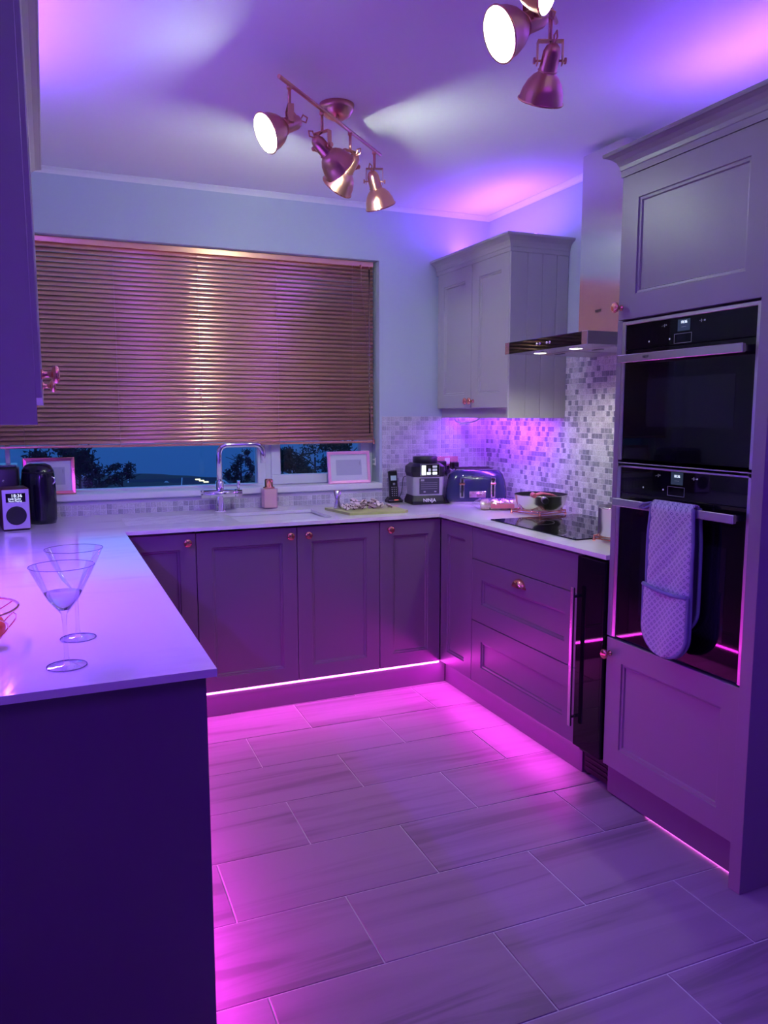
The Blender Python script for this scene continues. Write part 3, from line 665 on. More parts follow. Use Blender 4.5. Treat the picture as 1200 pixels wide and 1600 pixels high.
# soap dispenser
PINKG = mat('pink_glass', (.95, .60, .56), .25)
so = thing('soap_dispenser', 'square pink soap dispenser with copper pump beside the tap', 'soap dispenser', (1.052, 3.967, ZT))
MB().box((1.019, 3.935, ZT+.004), (1.086, 3.999, .980), .003).build('inner_bottle', PINKG, so)
MB().box((1.014, 3.930, ZT), (1.091, 4.004, .984), .003).build('outer_glass', THIN, so)
MB().lathe([(0, 0), (.030, 0), (.030, .006), (.022, .008), (.022, .04), (.018, .048), (0, .048)], 20, Matrix.Translation((1.052, 3.967, .984))).box((1.046, 3.93, 1.022), (1.058, 3.967, 1.030), .002).build('pump', COPPER, so)
# photo frames
def photo_frame(label, x0, x1, z0, H, y, yaw, fm, tilt=8, name='photo_frame'):
    t = thing(name, label, 'picture frame', ((x0+x1)/2, y, z0))
    W_ = x1-x0; m = Matrix.Translation((((x0+x1)/2), y, z0)) @ Matrix.Rotation(yaw, 4, 'Z') @ Matrix.Rotation(math.radians(-tilt), 4, 'X') @ F('S', -W_/2, 0, 0)
    f_ = .016; b_ = MB(m)
    R = [rect(0, 0, W_, H, 0), rect(0, 0, W_, H, .012), rect(.003, .003, W_-.003, H-.003, .014), rect(f_, f_, W_-f_, H-f_, .012), rect(f_, f_, W_-f_, H-f_, .004)]
    b_.ring(R, True, True, False).build('frame', fm, t)
    MB(m).box((f_, f_, .004), (W_-f_, H-f_, .0055)).build('mount_card', mat('mount_card', (.88, .88, .9), .6), t)
    MB(m).box((W_*.2, H*.26, .0055), (W_*.8, H*.74, .0062)).build('picture', mat('picture', (.62, .62, .72), .6), t)
    MB(m).box((W_*.76, H*.56, .0062), (W_*.765, H*.68, .0065)).build('signature', INK, t)
    MB(m).box((f_*.9, f_*.9, .007), (W_-f_*.9, H-f_*.9, .008)).build('glazing', THIN, t)
    MB(Matrix.Translation((((x0+x1)/2), y, z0)) @ Matrix.Rotation(yaw, 4, 'Z')).box((-.02, .001, 0.0), (.02, .042, .003)).add([(-.02, .02, .10), (.02, .02, .10), (.02, .042, 0), (-.02, .042, 0), (-.02, .022, .10), (.02, .022, .10), (.02, .044, 0), (-.02, .044, 0)], [(0,1,2,3),(4,7,6,5),(0,4,5,1),(1,5,6,2),(2,6,7,3),(3,7,4,0)]).build('easel_back', BMATT, t)
    return t
PFM = mat('rose_frame', (.95, .45, .70), .3, .2)
photo_frame('pink lit picture frame standing at the right end of the window sill', 1.410, 1.660, WZ0+.034, .178, 4.050, 0, PFM)
photo_frame('copper picture frame on the sill behind the black coffee machine', -.115, .115, WZ0+.034, .178, 4.060, math.radians(0), COPPER, 10)
# jigger, chopping board, mushrooms
BOARD = mat('chopping_board', (.42, .46, .16), .55)
bd = MB().prism([(1.334, 3.517), (1.618, 3.494), (1.648, 3.520), (1.640, 3.775), (1.300, 3.790), (1.294, 3.775)], ZT, ZT+.012).build('chopping_board', BOARD)
tag(bd, 'olive green chopping board on the worktop right of the sink', 'chopping board')
jg = MB(Matrix.Translation((1.338, 3.705, ZT+.012))).lathe([(0, 0), (.020, 0), (.021, .002), (.011, .043), (.011, .046), (.022, .094), (.0205, .094), (.010, .048), (0, .047)], 24).build('jigger', STEEL)
tag(jg, 'steel double ended measuring jigger on the chopping board', 'jigger')
MUSH = mat('mushroom_flesh', (.72, .60, .56), .7, noise=((90, 90, 90), (.30, .20, .18), .55, .68, 3)); GILL = mat('mushroom_gills', (.10, .055, .05), .8)
def mush(kind):
    # slice outline: cap dome and stem
    O = []
    for k in range(9):
        a = PI*k/8; O.append((.021*math.cos(a), .015*math.sin(a)))
    O += [(-.018, -.005), (-.008, -.003), (-.006, -.017), (0.001, -.019), (.006, -.016), (.007, -.003), (.018, -.005)]
    b_ = MB().prism(O, 0, .004)
    c_ = MB().prism([(.017, -.002), (-.017, -.002), (-.019, -.007), (-.009, -.005), (.009, -.005), (.019, -.007)], -.0004, .0044)
    return b_, c_
mush0 = None
for i in range(26):
    fr_ = i/25; px_ = 1.365+.225*random.random(); py_ = 3.60+.09*random.random()
    hgt = ZT+.0135 + (.030*random.random() if abs(px_-1.48) < .085 else .010*random.random())
    if mush0 is None:
        r0 = thing('mushroom_slice', 'sliced mushroom in the heap on the chopping board', 'mushroom', (0, 0, 0), 'sliced mushrooms on the chopping board')
        b_, c_ = mush(0); b_.build('flesh', MUSH, r0); c_.build('gills', GILL, r0); mush0 = r0; o = r0
    else: o = copy_tree(mush0)
    o.location = (px_, py_, hgt+.006); o.rotation_euler = (random.uniform(-.9, .9), random.uniform(-.7, .7), random.uniform(0, 6.28))
    s_ = random.uniform(.85, 1.2); o.scale = (s_, s_, s_)
# phone
ph = thing('cordless_phone', 'black cordless phone upright in its charging cradle', 'phone', (1.768, 3.965, ZT))
m = Matrix.Translation((1.768, 3.965, ZT))
MB(m).ring([rrect(-.045, -.035, .045, .035, .015, 0), rrect(-.046, -.036, .046, .036, .015, .012), rrect(-.040, -.026, .040, .030, .012, .020), rrect(-.034, -.016, .034, .026, .01, .030)], True, True, False).build('cradle', BPLAST, ph)
MB(m).box((-.045, -.0375, .012), (.045, -.034, .0145)).build('cradle_trim', STEEL, ph)
MB(m).box((-.012, -.0385, .0145), (.012, -.035, .017)).build('charge_light', mat('red_led', (.8, .1, .1), .5, emit=(1, .15, .12), es=1.5), ph)
mh = m @ Matrix.Translation((0, 0, .016)) @ Matrix.Rotation(math.radians(-8), 4, 'X') @ F('S', -.025, .0, 0)
hs = MB(mh).box((0, 0, -.010), (.050, .160, .012), .004).build('handset', BPLAST, ph)
MB(mh).box((.002, .157, -.006), (.048, .1615, .0125), .001).build('top_trim', STEEL, hs)
MB(mh).box((.008, .105, .012), (.042, .132, .0126)).build('screen', mat('phone_screen', (.30, .38, .48), .2, emit=(.25, .35, .5), es=.3), hs)
MB(mh).box((.018, .078, .012), (.032, .092, .0128), .002).build('menu_key', STEEL, hs)
KEY = mat('phone_key', (.4, .4, .42), .5)
for r_ in range(5):
    for c_ in range(3): MB(mh).box((.0095+c_*.0125, .018+r_*.0115, .012), (.0155+c_*.0125, .023+r_*.0115, .0127)).build('key', KEY, hs)
tag(MB().tube([(1.81, 3.985, ZT+.02), (1.828, 3.99, ZT+.05), (1.838, 4.0, ZT+.11), (1.848, 4.01, ZT+.135), (1.87, 4.015, ZT+.14), (1.89, 4.01, ZT+.10)], .0022, 6).build('phone_cable', BPLAST), 'thin black cable rising beside the phone cradle', 'cable')
# blender base
SILV = mat('silver_plastic', (.45, .44, .48), .35, .3)
nb = thing('blender_base', 'black and silver blender motor base lettered NINJA', 'blender', (1.912, 3.86, ZT))
m = Matrix.Translation((1.912, 3.865, ZT)) @ Matrix.Rotation(math.radians(-8), 4, 'Z')
MB(m).ring([rrect(-.098, -.085, .098, .085, .02, 0), rrect(-.098, -.085, .098, .085, .02, .018), rrect(-.088, -.075, .088, .075, .02, .048)], True, True, False).build('foot', BPLAST, nb)
MB(m).ring([rrect(-.086, -.074, .086, .074, .02, .046), rrect(-.090, -.078, .090, .078, .02, .150)], True, True, False).build('body', SILV, nb)
MB(m).ring([rrect(-.088, -.077, .088, .077, .02, .148), rrect(-.098, -.085, .098, .085, .03, .175), rrect(-.096, -.082, .096, .082, .03, .205), rrect(-.075, -.065, .075, .065, .03, .224)], True, True, False).build('head', BPLAST, nb)
MB(m).lathe([(.066, .0), (.068, .004), (.068, .034), (.062, .038), (.055, .036), (.0, .030)], 28, Matrix.Translation((0, 0, .222))).build('collar', BPLAST, nb)
fm_ = m @ F('S', 0, -.0855, 0)
MB(fm_).box((-.055, .155, 0), (.055, .221, .004), .002).build('display_frame', STEEL, nb)
WK = mat('lit_keys', (.8, .85, .8), .3, emit=(.9, 1, .9), es=1.1); GK = mat('grey_keys', (.4, .42, .42), .3, emit=(.5, .55, .5), es=.4)
MB(fm_).box((-.051, .159, .004), (.051, .217, .0046)).build('display', BGLASS, nb)
MB(fm_).box((-.048, .162, .0046), (-.024, .214, .0054), .001).build('key', WK, nb)
for u_, v_, w_, h_, mm in ((-.018, .200, .022, .012, BPLAST), (.014, .200, .026, .012, GK), (.014, .183, .026, .012, GK), (-.010, .182, .014, .014, GK), (-.018, .164, .022, .013, WK), (.014, .164, .026, .013, WK)):
    MB(fm_).box((u_, v_, .0046), (u_+w_, v_+h_, .0054), .001).build('key', mm, nb)
LAB = mat('label_dark', (.05, .05, .07), .4)
lp_ = MB(m @ F('S', 0, -.0795, 0)).box((-.057, .057, 0), (.057, .143, .002), .001).build('label_plate', LAB, nb)
lm = m @ F('S', 0, -.0815, 0)
MB(lm).box((-.050, .127, 0), (-.030, .138, .0003)).build('label_badge', KEY, nb)
for k in range(4): MB(lm).box((-.048, .085+k*.011, 0), (.045, .0865+k*.011, .0003)).build('label_line', KEY, nb)
for u_ in (-.028, .034): MB(lm).box((u_-.006, .066, 0), (u_+.006, .073, .0003)).build('label_icon', KEY, nb)
text_mesh('NINJA', .027, m @ F('S', 0.0, -.0845, .022) @ Matrix.Rotation(math.radians(-14), 4, 'X'), 'brand_lettering', WTXT, nb, .001)
# toaster
to = thing('toaster', 'navy blue four slice toaster with copper levers in the corner', 'toaster', (2.17, 3.80, ZT))
m = Matrix.Translation((2.190, 3.812, ZT)) @ Matrix.Rotation(math.radians(-20), 4, 'Z')
MB(m).ring([rrect(-.150, -.135, .150, .130, .03, .0), rrect(-.152, -.137, .152, .132, .03, .014)], True, True, False).build('base', STEEL, to)
R = []
for z_, s_, c_ in ((.014, .165, .140), (.03, .170, .142), (.08, .168, .140), (.13, .160, .134), (.16, .150, .126), (.178, .136, .112), (.186, .120, .100)): R.append(rrect(-s_, -c_, s_, c_, .05, z_, 6))
MB(m).ring(R, True, True, True).build('body', NAVY, to)
MB(m).ring([rrect(-.125, -.098, .125, .098, .03, .184), rrect(-.122, -.095, .122, .095, .03, .190)], True, True, False).build('top_plate', CHROME, to)
for yy in (-.062, -.022, .022, .062):
    MB(m).box((-.095, yy-.010, .1895), (.095, yy+.010, .1915)).build('slot', BMATT, to)
tf = m @ F('S', 0, -.139, 0)
for u_ in (-.085, .085):
    MB(tf).box((u_-.013, .035, -.004), (u_+.013, .145, .004), .002).build('lever_track', CHROME, to)
    MB(tf).box((u_-.006, .042, .003), (u_+.006, .138, .0045)).build('lever_slot', BMATT, to)
    MB(tf).box((u_-.018, .108, .004), (u_+.012, .119, .024), .002).build('lever', COPPER, to)
    MB(tf).lathe([(0, 0), (.003, 0), (.003, .004), (0, .004)], 10, Matrix.Translation((u_+.004, .157, -.004))).build('rivet', CHROME, to)
MB(tf).box((-.046, .036, -.004), (.046, .072, .004), .002).build('crumb_plate', CHROME, to)
MB(tf).box((-.034, .150, -.010), (.034, .153, .001), .001).build('maker_plate', CHROME, to)
# socket and plugs
sk2 = thing('wall_socket', 'copper double wall socket on the mosaic behind blender and toaster', 'socket', (2.134, 4.02, 1.025))
MB().box((2.064, 4.022, 1.030), (2.206, 4.0305, 1.122), .002).build('plate', mat('socket_copper', (.85, .40, .42), .25, .8), sk2)
MB().box((2.118, 4.019, 1.078), (2.150, 4.023, 1.114), .001).build('switch', WHITEP, sk2)
MB().box((2.120, 4.0205, 1.036), (2.148, 4.023, 1.070), .001).build('switch', BPLAST, sk2)
for x_, s_, lb in ((2.092, 1.15, 'tall black plug in the left socket behind the blender'), (2.178, .9, 'small black plug in the right socket behind the toaster')):
    pg = MB(F('S', x_, 4.0215, 1.068)).ring([rrect(-.024*s_, -.026*s_, .024*s_, .026*s_, .008, 0), rrect(-.024*s_, -.026*s_, .024*s_, .026*s_, .008, .02), rrect(-.016*s_, -.020*s_, .016*s_, .020*s_, .006, .034)], True, True, False).tube([(0, -.02, .025), (0, -.045, .03), (.005, -.08, .02), (.012, -.12, .012)], .003, 6).build('power_plug', BPLAST)
    tag(pg, lb, 'plug')
# bread bag
BREAD = mat('bread', (.55, .36, .24), .8, noise=((30, 30, 30), (.75, .6, .48), .4, .6, 3))
PLW = D.materials.new('clear_film'); PLW.use_nodes = True
_n = PLW.node_tree; _n.nodes.clear(); _o = _n.nodes.new('ShaderNodeOutputMaterial'); _t = _n.nodes.new('ShaderNodeBsdfTransparent'); _g = _n.nodes.new('ShaderNodeBsdfGlossy'); _m = _n.nodes.new('ShaderNodeMixShader')
_g.inputs['Roughness'].default_value = .12; _g.inputs['Color'].default_value = (.9, .9, .95, 1); _m.inputs[0].default_value = .28
_n.links.new(_t.outputs[0], _m.inputs[1]); _n.links.new(_g.outputs[0], _m.inputs[2]); _n.links.new(_m.outputs[0], _o.inputs[0])
br = thing('bread_pack', 'wrapped pack of bread rolls between toaster and saucepan', 'bread', (2.13, 3.42, ZT))
mB_ = Matrix.Translation((2.135, 3.44, ZT)) @ Matrix.Rotation(math.radians(-28), 4, 'Z')
for i in range(4):
    MB(mB_ @ Matrix.Translation((-.075+i*.05, 0, .002))).ring([rrect(-.023, -.045, .023, .045, .02, 0), rrect(-.025, -.050, .025, .050, .02, .015), rrect(-.024, -.047, .024, .047, .02, .036), rrect(-.015, -.03, .015, .03, .014, .047)], True, True, True).build('bread_roll', BREAD, br)
R = []
for i in range(15):
    s_ = i/14; x_ = -.145+.29*s_; q = min(1, (1-abs(2*s_-1))*4.0); q = .12+.88*q
    R.append([(x_, (.056*q+.004*math.sin(i*2.3+k))*math.cos(2*PI*k/14), max(.001, .028+(.028*q+.003*math.sin(i*3.1+k*2))*math.sin(2*PI*k/14))) for k in range(14)])
MB(mB_).ring(R, True, True, False).build('wrapper', PLW, br)
MB(mB_).box((-.05, -.058, .012), (.07, -.0565, .034)).build('printed_label', mat('pack_label', (.6, .15, .2), .4), br)
# hob
hb = thing('induction_hob', 'black glass induction hob set in the right worktop', 'hob', (2.12, 2.77, ZT))
MB().box((1.868, 2.452, ZT), (2.375, 3.088, ZT+.005), .0015).build('glass_top', BGLASS, hb)
RINGM = mat('zone_mark', (.10, .10, .11), .3)
for x_, y_, r_ in ((2.0, 2.62, .07), (2.0, 2.93, .09), (2.24, 2.62, .09), (2.24, 2.93, .07)):
    MB(Matrix.Translation((x_, y_, ZT+.005))).lathe([(r_, 0), (r_, .0003), (r_+.0015, .0003), (r_+.0015, 0)], 32).build('zone_ring', RINGM, hb)
# trivets
def trivet(label, cx, cy, s_, ang):
    t = thing('wire_trivet', label, 'trivet', (cx, cy, ZT))
    m = Matrix.Translation((cx, cy, ZT)) @ Matrix.Rotation(ang, 4, 'Z'); h = s_/2
    for zz, nm in ((.022, 'upper_rail'), (.010, 'lower_rail')):
        q = h if zz > .02 else h-.006
        pts = [m @ Vector(p_) for p_ in ((-q, -q, zz), (q, -q, zz), (q, q, zz), (-q, q, zz))]
        b_ = MB()
        for i in range(4): b_.cyl(pts[i], pts[(i+1) % 4], .0028, 8)
        b_.build(nm, COPPER, t)
    b_ = MB()
    for k in range(-2, 3): b_.cyl(m @ Vector((-h, k*h*.35, .022)), m @ Vector((h, k*h*.35, .022)), .0018, 6)
    b_.build('cross_wires', COPPER, t)
    for sx__, sy__ in ((-1, -1), (1, -1), (1, 1), (-1, 1)):
        MB(m @ Matrix.Translation((sx__*h, sy__*h, 0))).lathe([(0, 0), (.005, .001), (.007, .006), (.005, .011), (.0028, .012), (.0028, .024), (0, .026)], 12).build('foot', COPPER, t)
    return t
trivet('copper wire trivet under the frying pan beside the hob', 2.205, 3.195, .185, math.radians(14))
trivet('copper wire trivet under the tall steel pot by the oven tower', 2.010, 2.362, .14, math.radians(14))
# pan
pn = thing('saute_pan', 'steel saute pan with black handle on the copper trivet', 'pan', (2.215, 3.19, ZT+.0255))
mP = Matrix.Translation((2.215, 3.19, ZT+.0255))
PANM = mat('pan_steel', (.72, .70, .62), .25, 1.0)
MB(mP).lathe([(0, 0), (.095, 0), (.105, .006), (.120, .035), (.128, .070), (.130, .072), (.128, .074)], 40).build('body', PANM, pn)
MB(mP).lathe([(.127, .0735), (.117, .036), (.100, .010), (0, .008)], 40).build('nonstick_lining', BMATT, pn)
dirp = Vector((-.50, -.86, 0)).normalized(); st = Vector((2.215, 3.19, ZT+.0255+.058))
MB().tube([st+dirp*.125, st+dirp*.150+Vector((0, 0, .003)), st+dirp*.165+Vector((0, 0, .004))], .011, 12).build('handle_ferrule', COPPER, pn)
MB().tube([st+dirp*.160+Vector((0, 0, .004)), st+dirp*.21+Vector((0, 0, .008)), st+dirp*.27+Vector((0, 0, .010)), st+dirp*.29+Vector((0, 0, .010))], lambda q: .013+.003*math.sin(q*PI), 14).build('handle', BPLAST, pn)
TONG = mat('pink_silicone', (.75, .18, .25), .4)
ut = MB().tube([(2.12, 3.10, ZT+.105), (2.16, 3.10, ZT+.112), (2.24, 3.13, ZT+.098), (2.30, 3.17, ZT+.080)], .006, 8).tube([(2.12, 3.115, ZT+.105), (2.17, 3.13, ZT+.112), (2.25, 3.16, ZT+.098), (2.30, 3.19, ZT+.080)], .005, 8).cyl((2.115, 3.095, ZT+.103), (2.115, 3.12, ZT+.107), .012, 10).build('cooking_tongs', TONG)
tag(ut, 'pink silicone tongs resting across the steel saute pan', 'tongs')
# pot
po = thing('stock_pot', 'tall steel pot on a copper trivet half hidden by the oven tower', 'pot', (2.006, 2.362, ZT+.0255))
mP = Matrix.Translation((2.006, 2.362, ZT+.0255))
MB(mP).lathe([(0, 0), (.080, 0), (.082, .004), (.082, .105), (.085, .108), (.083, .111), (.080, .107), (.079, .008), (0, .006)], 40).build('body', STEEL, po)
MB(mP).tube([(.084*math.cos(-2.0), .084*math.sin(-2.0), .09), (.105*math.cos(-2.0), .105*math.sin(-2.0), .092), (.105*math.cos(-1.6), .105*math.sin(-1.6), .092), (.084*math.cos(-1.6), .084*math.sin(-1.6), .09)], .004, 8).build('side_handle', CHROME, po)
# hood
hd = thing('cooker_hood', 'stainless steel chimney hood with black front above the hob', 'cooker hood', (2.15, 2.755, 1.63))
MB().box((1.908, 2.470, 1.632), (XR-.001, 3.040, 1.636)).box((1.908, 2.466, 1.632), (XR-.001, 2.470, 1.681)).box((1.908, 3.040, 1.632), (XR-.001, 3.044, 1.681)).box((1.908, 2.470, 1.677), (XR-.001, 3.040, 1.681)).box((1.904, 2.463, 1.630), (1.910, 2.500, 1.682), .001).box((1.904, 3.012, 1.630), (1.910, 3.046, 1.682), .001).build('canopy', STEEL, hd)
MB().box((1.9035, 2.500, 1.631), (1.908, 3.012, 1.681), .001).build('front_glass', BGLASS, hd)
for y_ in (2.705, 2.725, 2.775, 2.795): MB(F('W', 1.9035, y_, 1.657)).lathe([(0, .003), (.005, .003), (.006, 0)], 12).build('button', CHROME, hd)
for y_ in (2.89, 2.64):
    MB(Matrix.Translation((1.985, y_, 1.628))).lathe([(0, 0), (.026, 0), (.026, .004), (0, .004)], 20).build('lamp', MHOODL, hd)
    MB(Matrix.Translation((1.985, y_, 1.6275))).lathe([(.026, 0), (.031, 0), (.031, .005), (.026, .005)], 20).build('lamp_bezel', CHROME, hd)
    spot('hood_lamp', (1.985, y_, 1.622), 6.0, HOODW, .012, (0.05, 0, -1), 150, .5)
MB().box((2.07, 2.50, 1.628), (2.36, 2.745, 1.632)).build('grease_filter', STEELV, hd)
MB().box((2.07, 2.765, 1.628), (2.36, 3.01, 1.632)).build('grease_filter', STEELV, hd)
MB().box((2.08, 2.60, 1.626), (2.095, 2.66, 1.6285)).build('filter_catch', BPLAST, hd)
MB().box((2.08, 2.86, 1.626), (2.095, 2.92, 1.6285)).build('filter_catch', BPLAST, hd)
ch = MB().box((2.180, 2.620, 1.681), (XR-.001, 2.885, ZC-.026), .001).build('chimney', STEELC, hd)
for k in range(6): MB().box((2.215+k*.018, 2.6185, 2.40), (2.226+k*.018, 2.6201, 2.45)).build('vent_slot', BMATT, ch)
text_mesh('NEFF', .018, F('W', 2.179, 2.752, 1.80), 'brand_lettering', INK, ch)

# ---------------------------------------------------------------- left appliances
rd = thing('digital_radio', 'wooden digital radio with silver front and round speaker', 'radio', (-.16, 3.65, ZT))
m = Matrix.Translation((-.175, 3.655, ZT)) @ Matrix.Rotation(math.radians(35), 4, 'Z')
WOOD = mat('walnut', (.10, .028, .025), .35, noise=((8, 60, 8), (.05, .014, .014), .4, .6, 4))
mq = Matrix.Translation((-.140, 3.640, ZT)) @ Matrix.Rotation(math.radians(8), 4, 'Z')
MB(mq).box((-.055, -.02, .004), (.055, .13, .180), .006).build('case', WOOD, rd)
MB(mq).box((-.05, -.01, 0), (.05, .12, .005)).build('rubber_base', BMATT, rd)
mf = mq @ F('S', 0, -.02, 0)
MB(mf).box((-.052, .008, 0), (.052, .176, .003), .0015).build('front_plate', mat('radio_front', (.55, .52, .62), .4, .5), rd)
sc2 = MB(mf).box((-.038, .122, .003), (.038, .160, .0036)).build('screen', BGLASS, rd)
text_mesh('18:36', .020, mf @ Matrix.Translation((.004, .149, .0040)), 'clock_digits', DISP, sc2)
text_mesh('DAB Radio', .011, mf @ Matrix.Translation((-.004, .136, .0040)), 'station_text', DISP, sc2)
text_mesh('Now Playing', .010, mf @ Matrix.Translation((-.002, .127, .0040)), 'station_text', DISP, sc2)
MB(mf @ Matrix.Translation((0, .065, .002))).lathe([(.0, .0030), (.034, .0030), (.037, .0045), (.040, .003), (.040, 0)], 32).build('speaker', BMATT, rd)
cf = thing('coffee_machine', 'tall black coffee capsule machine with round chrome dial', 'coffee machine', (-.045, 3.83, ZT))
m = Matrix.Translation((-.048, 3.86, ZT)) @ Matrix.Rotation(math.radians(30), 4, 'Z')
R = []
for z_, a, b2, cy in ((.0, .056, .075, 0), (.02, .060, .080, 0), (.10, .062, .084, 0), (.20, .060, .082, 0), (.24, .056, .076, 0), (.262, .046, .06, 0), (.272, .028, .036, 0)):
    R.append([(a*math.copysign(abs(math.cos(t_))**.75, math.cos(t_)), cy+b2*math.copysign(abs(math.sin(t_))**.75, math.sin(t_)), z_) for t_ in [2*PI*k/28 for k in range(28)]])
MB(m).ring(R, True, True, True).build('body', mat('gloss_black', (.008, .008, .02), .15), cf)
m2_ = Matrix.Translation((-.048, 3.86, ZT)) @ F('S', 0.052, -.052, 0)
MB(m2_).lathe([(.014, -.012), (.014, .004), (.018, .006), (.020, .002), (.020, -.012)], 24, Matrix.Translation((0, .195, 0))).build('dial', CHROME, cf)
MB(m2_).lathe([(0, .003), (.014, .003)], 24, Matrix.Translation((0, .195, 0))).build('dial_cap', BPLAST, cf)
MB(m).ring([[(q[0]*1.03, q[1]*1.03, q[2]-.012) for q in R[4]], [(q[0]*1.03, q[1]*1.03, q[2]-.006) for q in R[4]]], True, True, True).build('lid_seam', BPLAST, cf)
bk = thing('black_appliance', 'low black appliance behind the radio at the left edge', 'appliance', (-.22, 3.88, ZT))
MB().box((-.335, 3.83, ZT), (-.128, 4.00, 1.135), .012).build('body', BPLAST, bk)
MB().box((-.33, 3.835, 1.135), (-.133, 3.995, 1.145), .004).build('lid', mat('appliance_lid', (.10, .12, .18), .2), bk)
MB(F('S', -.19, 3.83, 1.075)).lathe([(0, .003), (.005, .003), (.006, 0)], 12).build('button', STEEL, bk)

# martini glasses
GL = mat('thin_glass', (1, 1, 1), 0.0, trans=1.0, ior=1.45)
RIMG = mat('glass_rim', (.35, .33, .42), .05, trans=.5)
def martini(label, x, y, liquid=False):
    t = thing('martini_glass', label, 'glass', (x, y, ZT)); m = Matrix.Translation((x, y, ZT+.0006))
    MB(m).lathe([(.006, .105), (.012, .113), (.028, .133), (.044, .165), (.060, .200)], 48).build('bowl', THIN, t)
    MB(m).tube([(.060*math.cos(2*PI*i/40), .060*math.sin(2*PI*i/40), .200) for i in range(40)], .0006, 6, True).build('rim', RIMG, t)
    MB(m).lathe([(.037, .0012), (.020, .0035), (.0065, .008), (.0045, .02), (.0040, .085), (.006, .105)], 40).build('stem', THIN, t)
    MB(m).tube([(.037*math.cos(2*PI*i/36), .037*math.sin(2*PI*i/36), .0012) for i in range(36)], .0011, 6, True).build('foot_rim', RIMG, t)
    if liquid: MB(m).lathe([(0, .113), (.011, .1138), (.0265, .1335), (.0345, .148), (0, .148)], 32).build('drink', mat('pale_drink', (.98, .86, .93), 0.05, trans=.92, ior=1.05), t)
    return t
g1 = martini('nearer martini glass with a little pale drink on the left worktop', .0125, 1.598, True)
g2 = martini('farther empty martini glass just behind the nearer one', .040, 1.795)
# wire bowl with fruit
bw = thing('wire_fruit_bowl', 'copper wire fruit bowl cut off by the left edge', 'bowl', (-.195, 1.80, ZT))
mW = Matrix.Translation((-.195, 1.80, ZT))
def bowl_r(q): return .055+.07*q**.6
for k, q in ((0, 1.0), (1, .06)):
    r_ = .120 if k == 0 else .050; zz = .085 if k == 0 else .004
    MB(mW).tube([(r_*math.cos(2*PI*i/36), r_*math.sin(2*PI*i/36), zz) for i in range(36)], .0028 if k == 0 else .0024, 8, True).build('rim' if k == 0 else 'base_ring', COPPER, bw)
for i in range(14):
    a = 2*PI*i/14
    pts = []
    for j in range(9):
        q = j/8; r_ = .050+.070*math.sin(q*PI/2); aa = a+.55*math.sin(q*PI)
        pts.append((r_*math.cos(aa), r_*math.sin(aa), .004+.081*q**1.3))
    MB(mW).tube(pts, .0016, 6).build('wire', COPPER, bw)
ORG = mat('orange_peel', (.85, .16, .03), .45, bump=((400, 400, 400), .3, .001))
for i, (x_, y_, z_) in enumerate(((-.139, 1.792, .044), (-.205, 1.738, .044), (-.237, 1.815, .044), (-.172, 1.863, .044))):
    f_ = MB(Matrix.Translation((x_, y_, ZT+z_))).lathe([(.0008, -.036)]+[(.038*math.cos(a), .036*math.sin(a)) for a in [math.radians(-80+16*k) for k in range(11)]]+[(.0008, .035)], 24).build('orange', ORG)
    tag(f_, ['orange nearest the visible rim of the wire fruit bowl', 'orange at the front of the wire bowl beyond the left edge', 'orange at the back left inside the wire bowl', 'orange at the back right inside the wire bowl'][i], 'fruit')

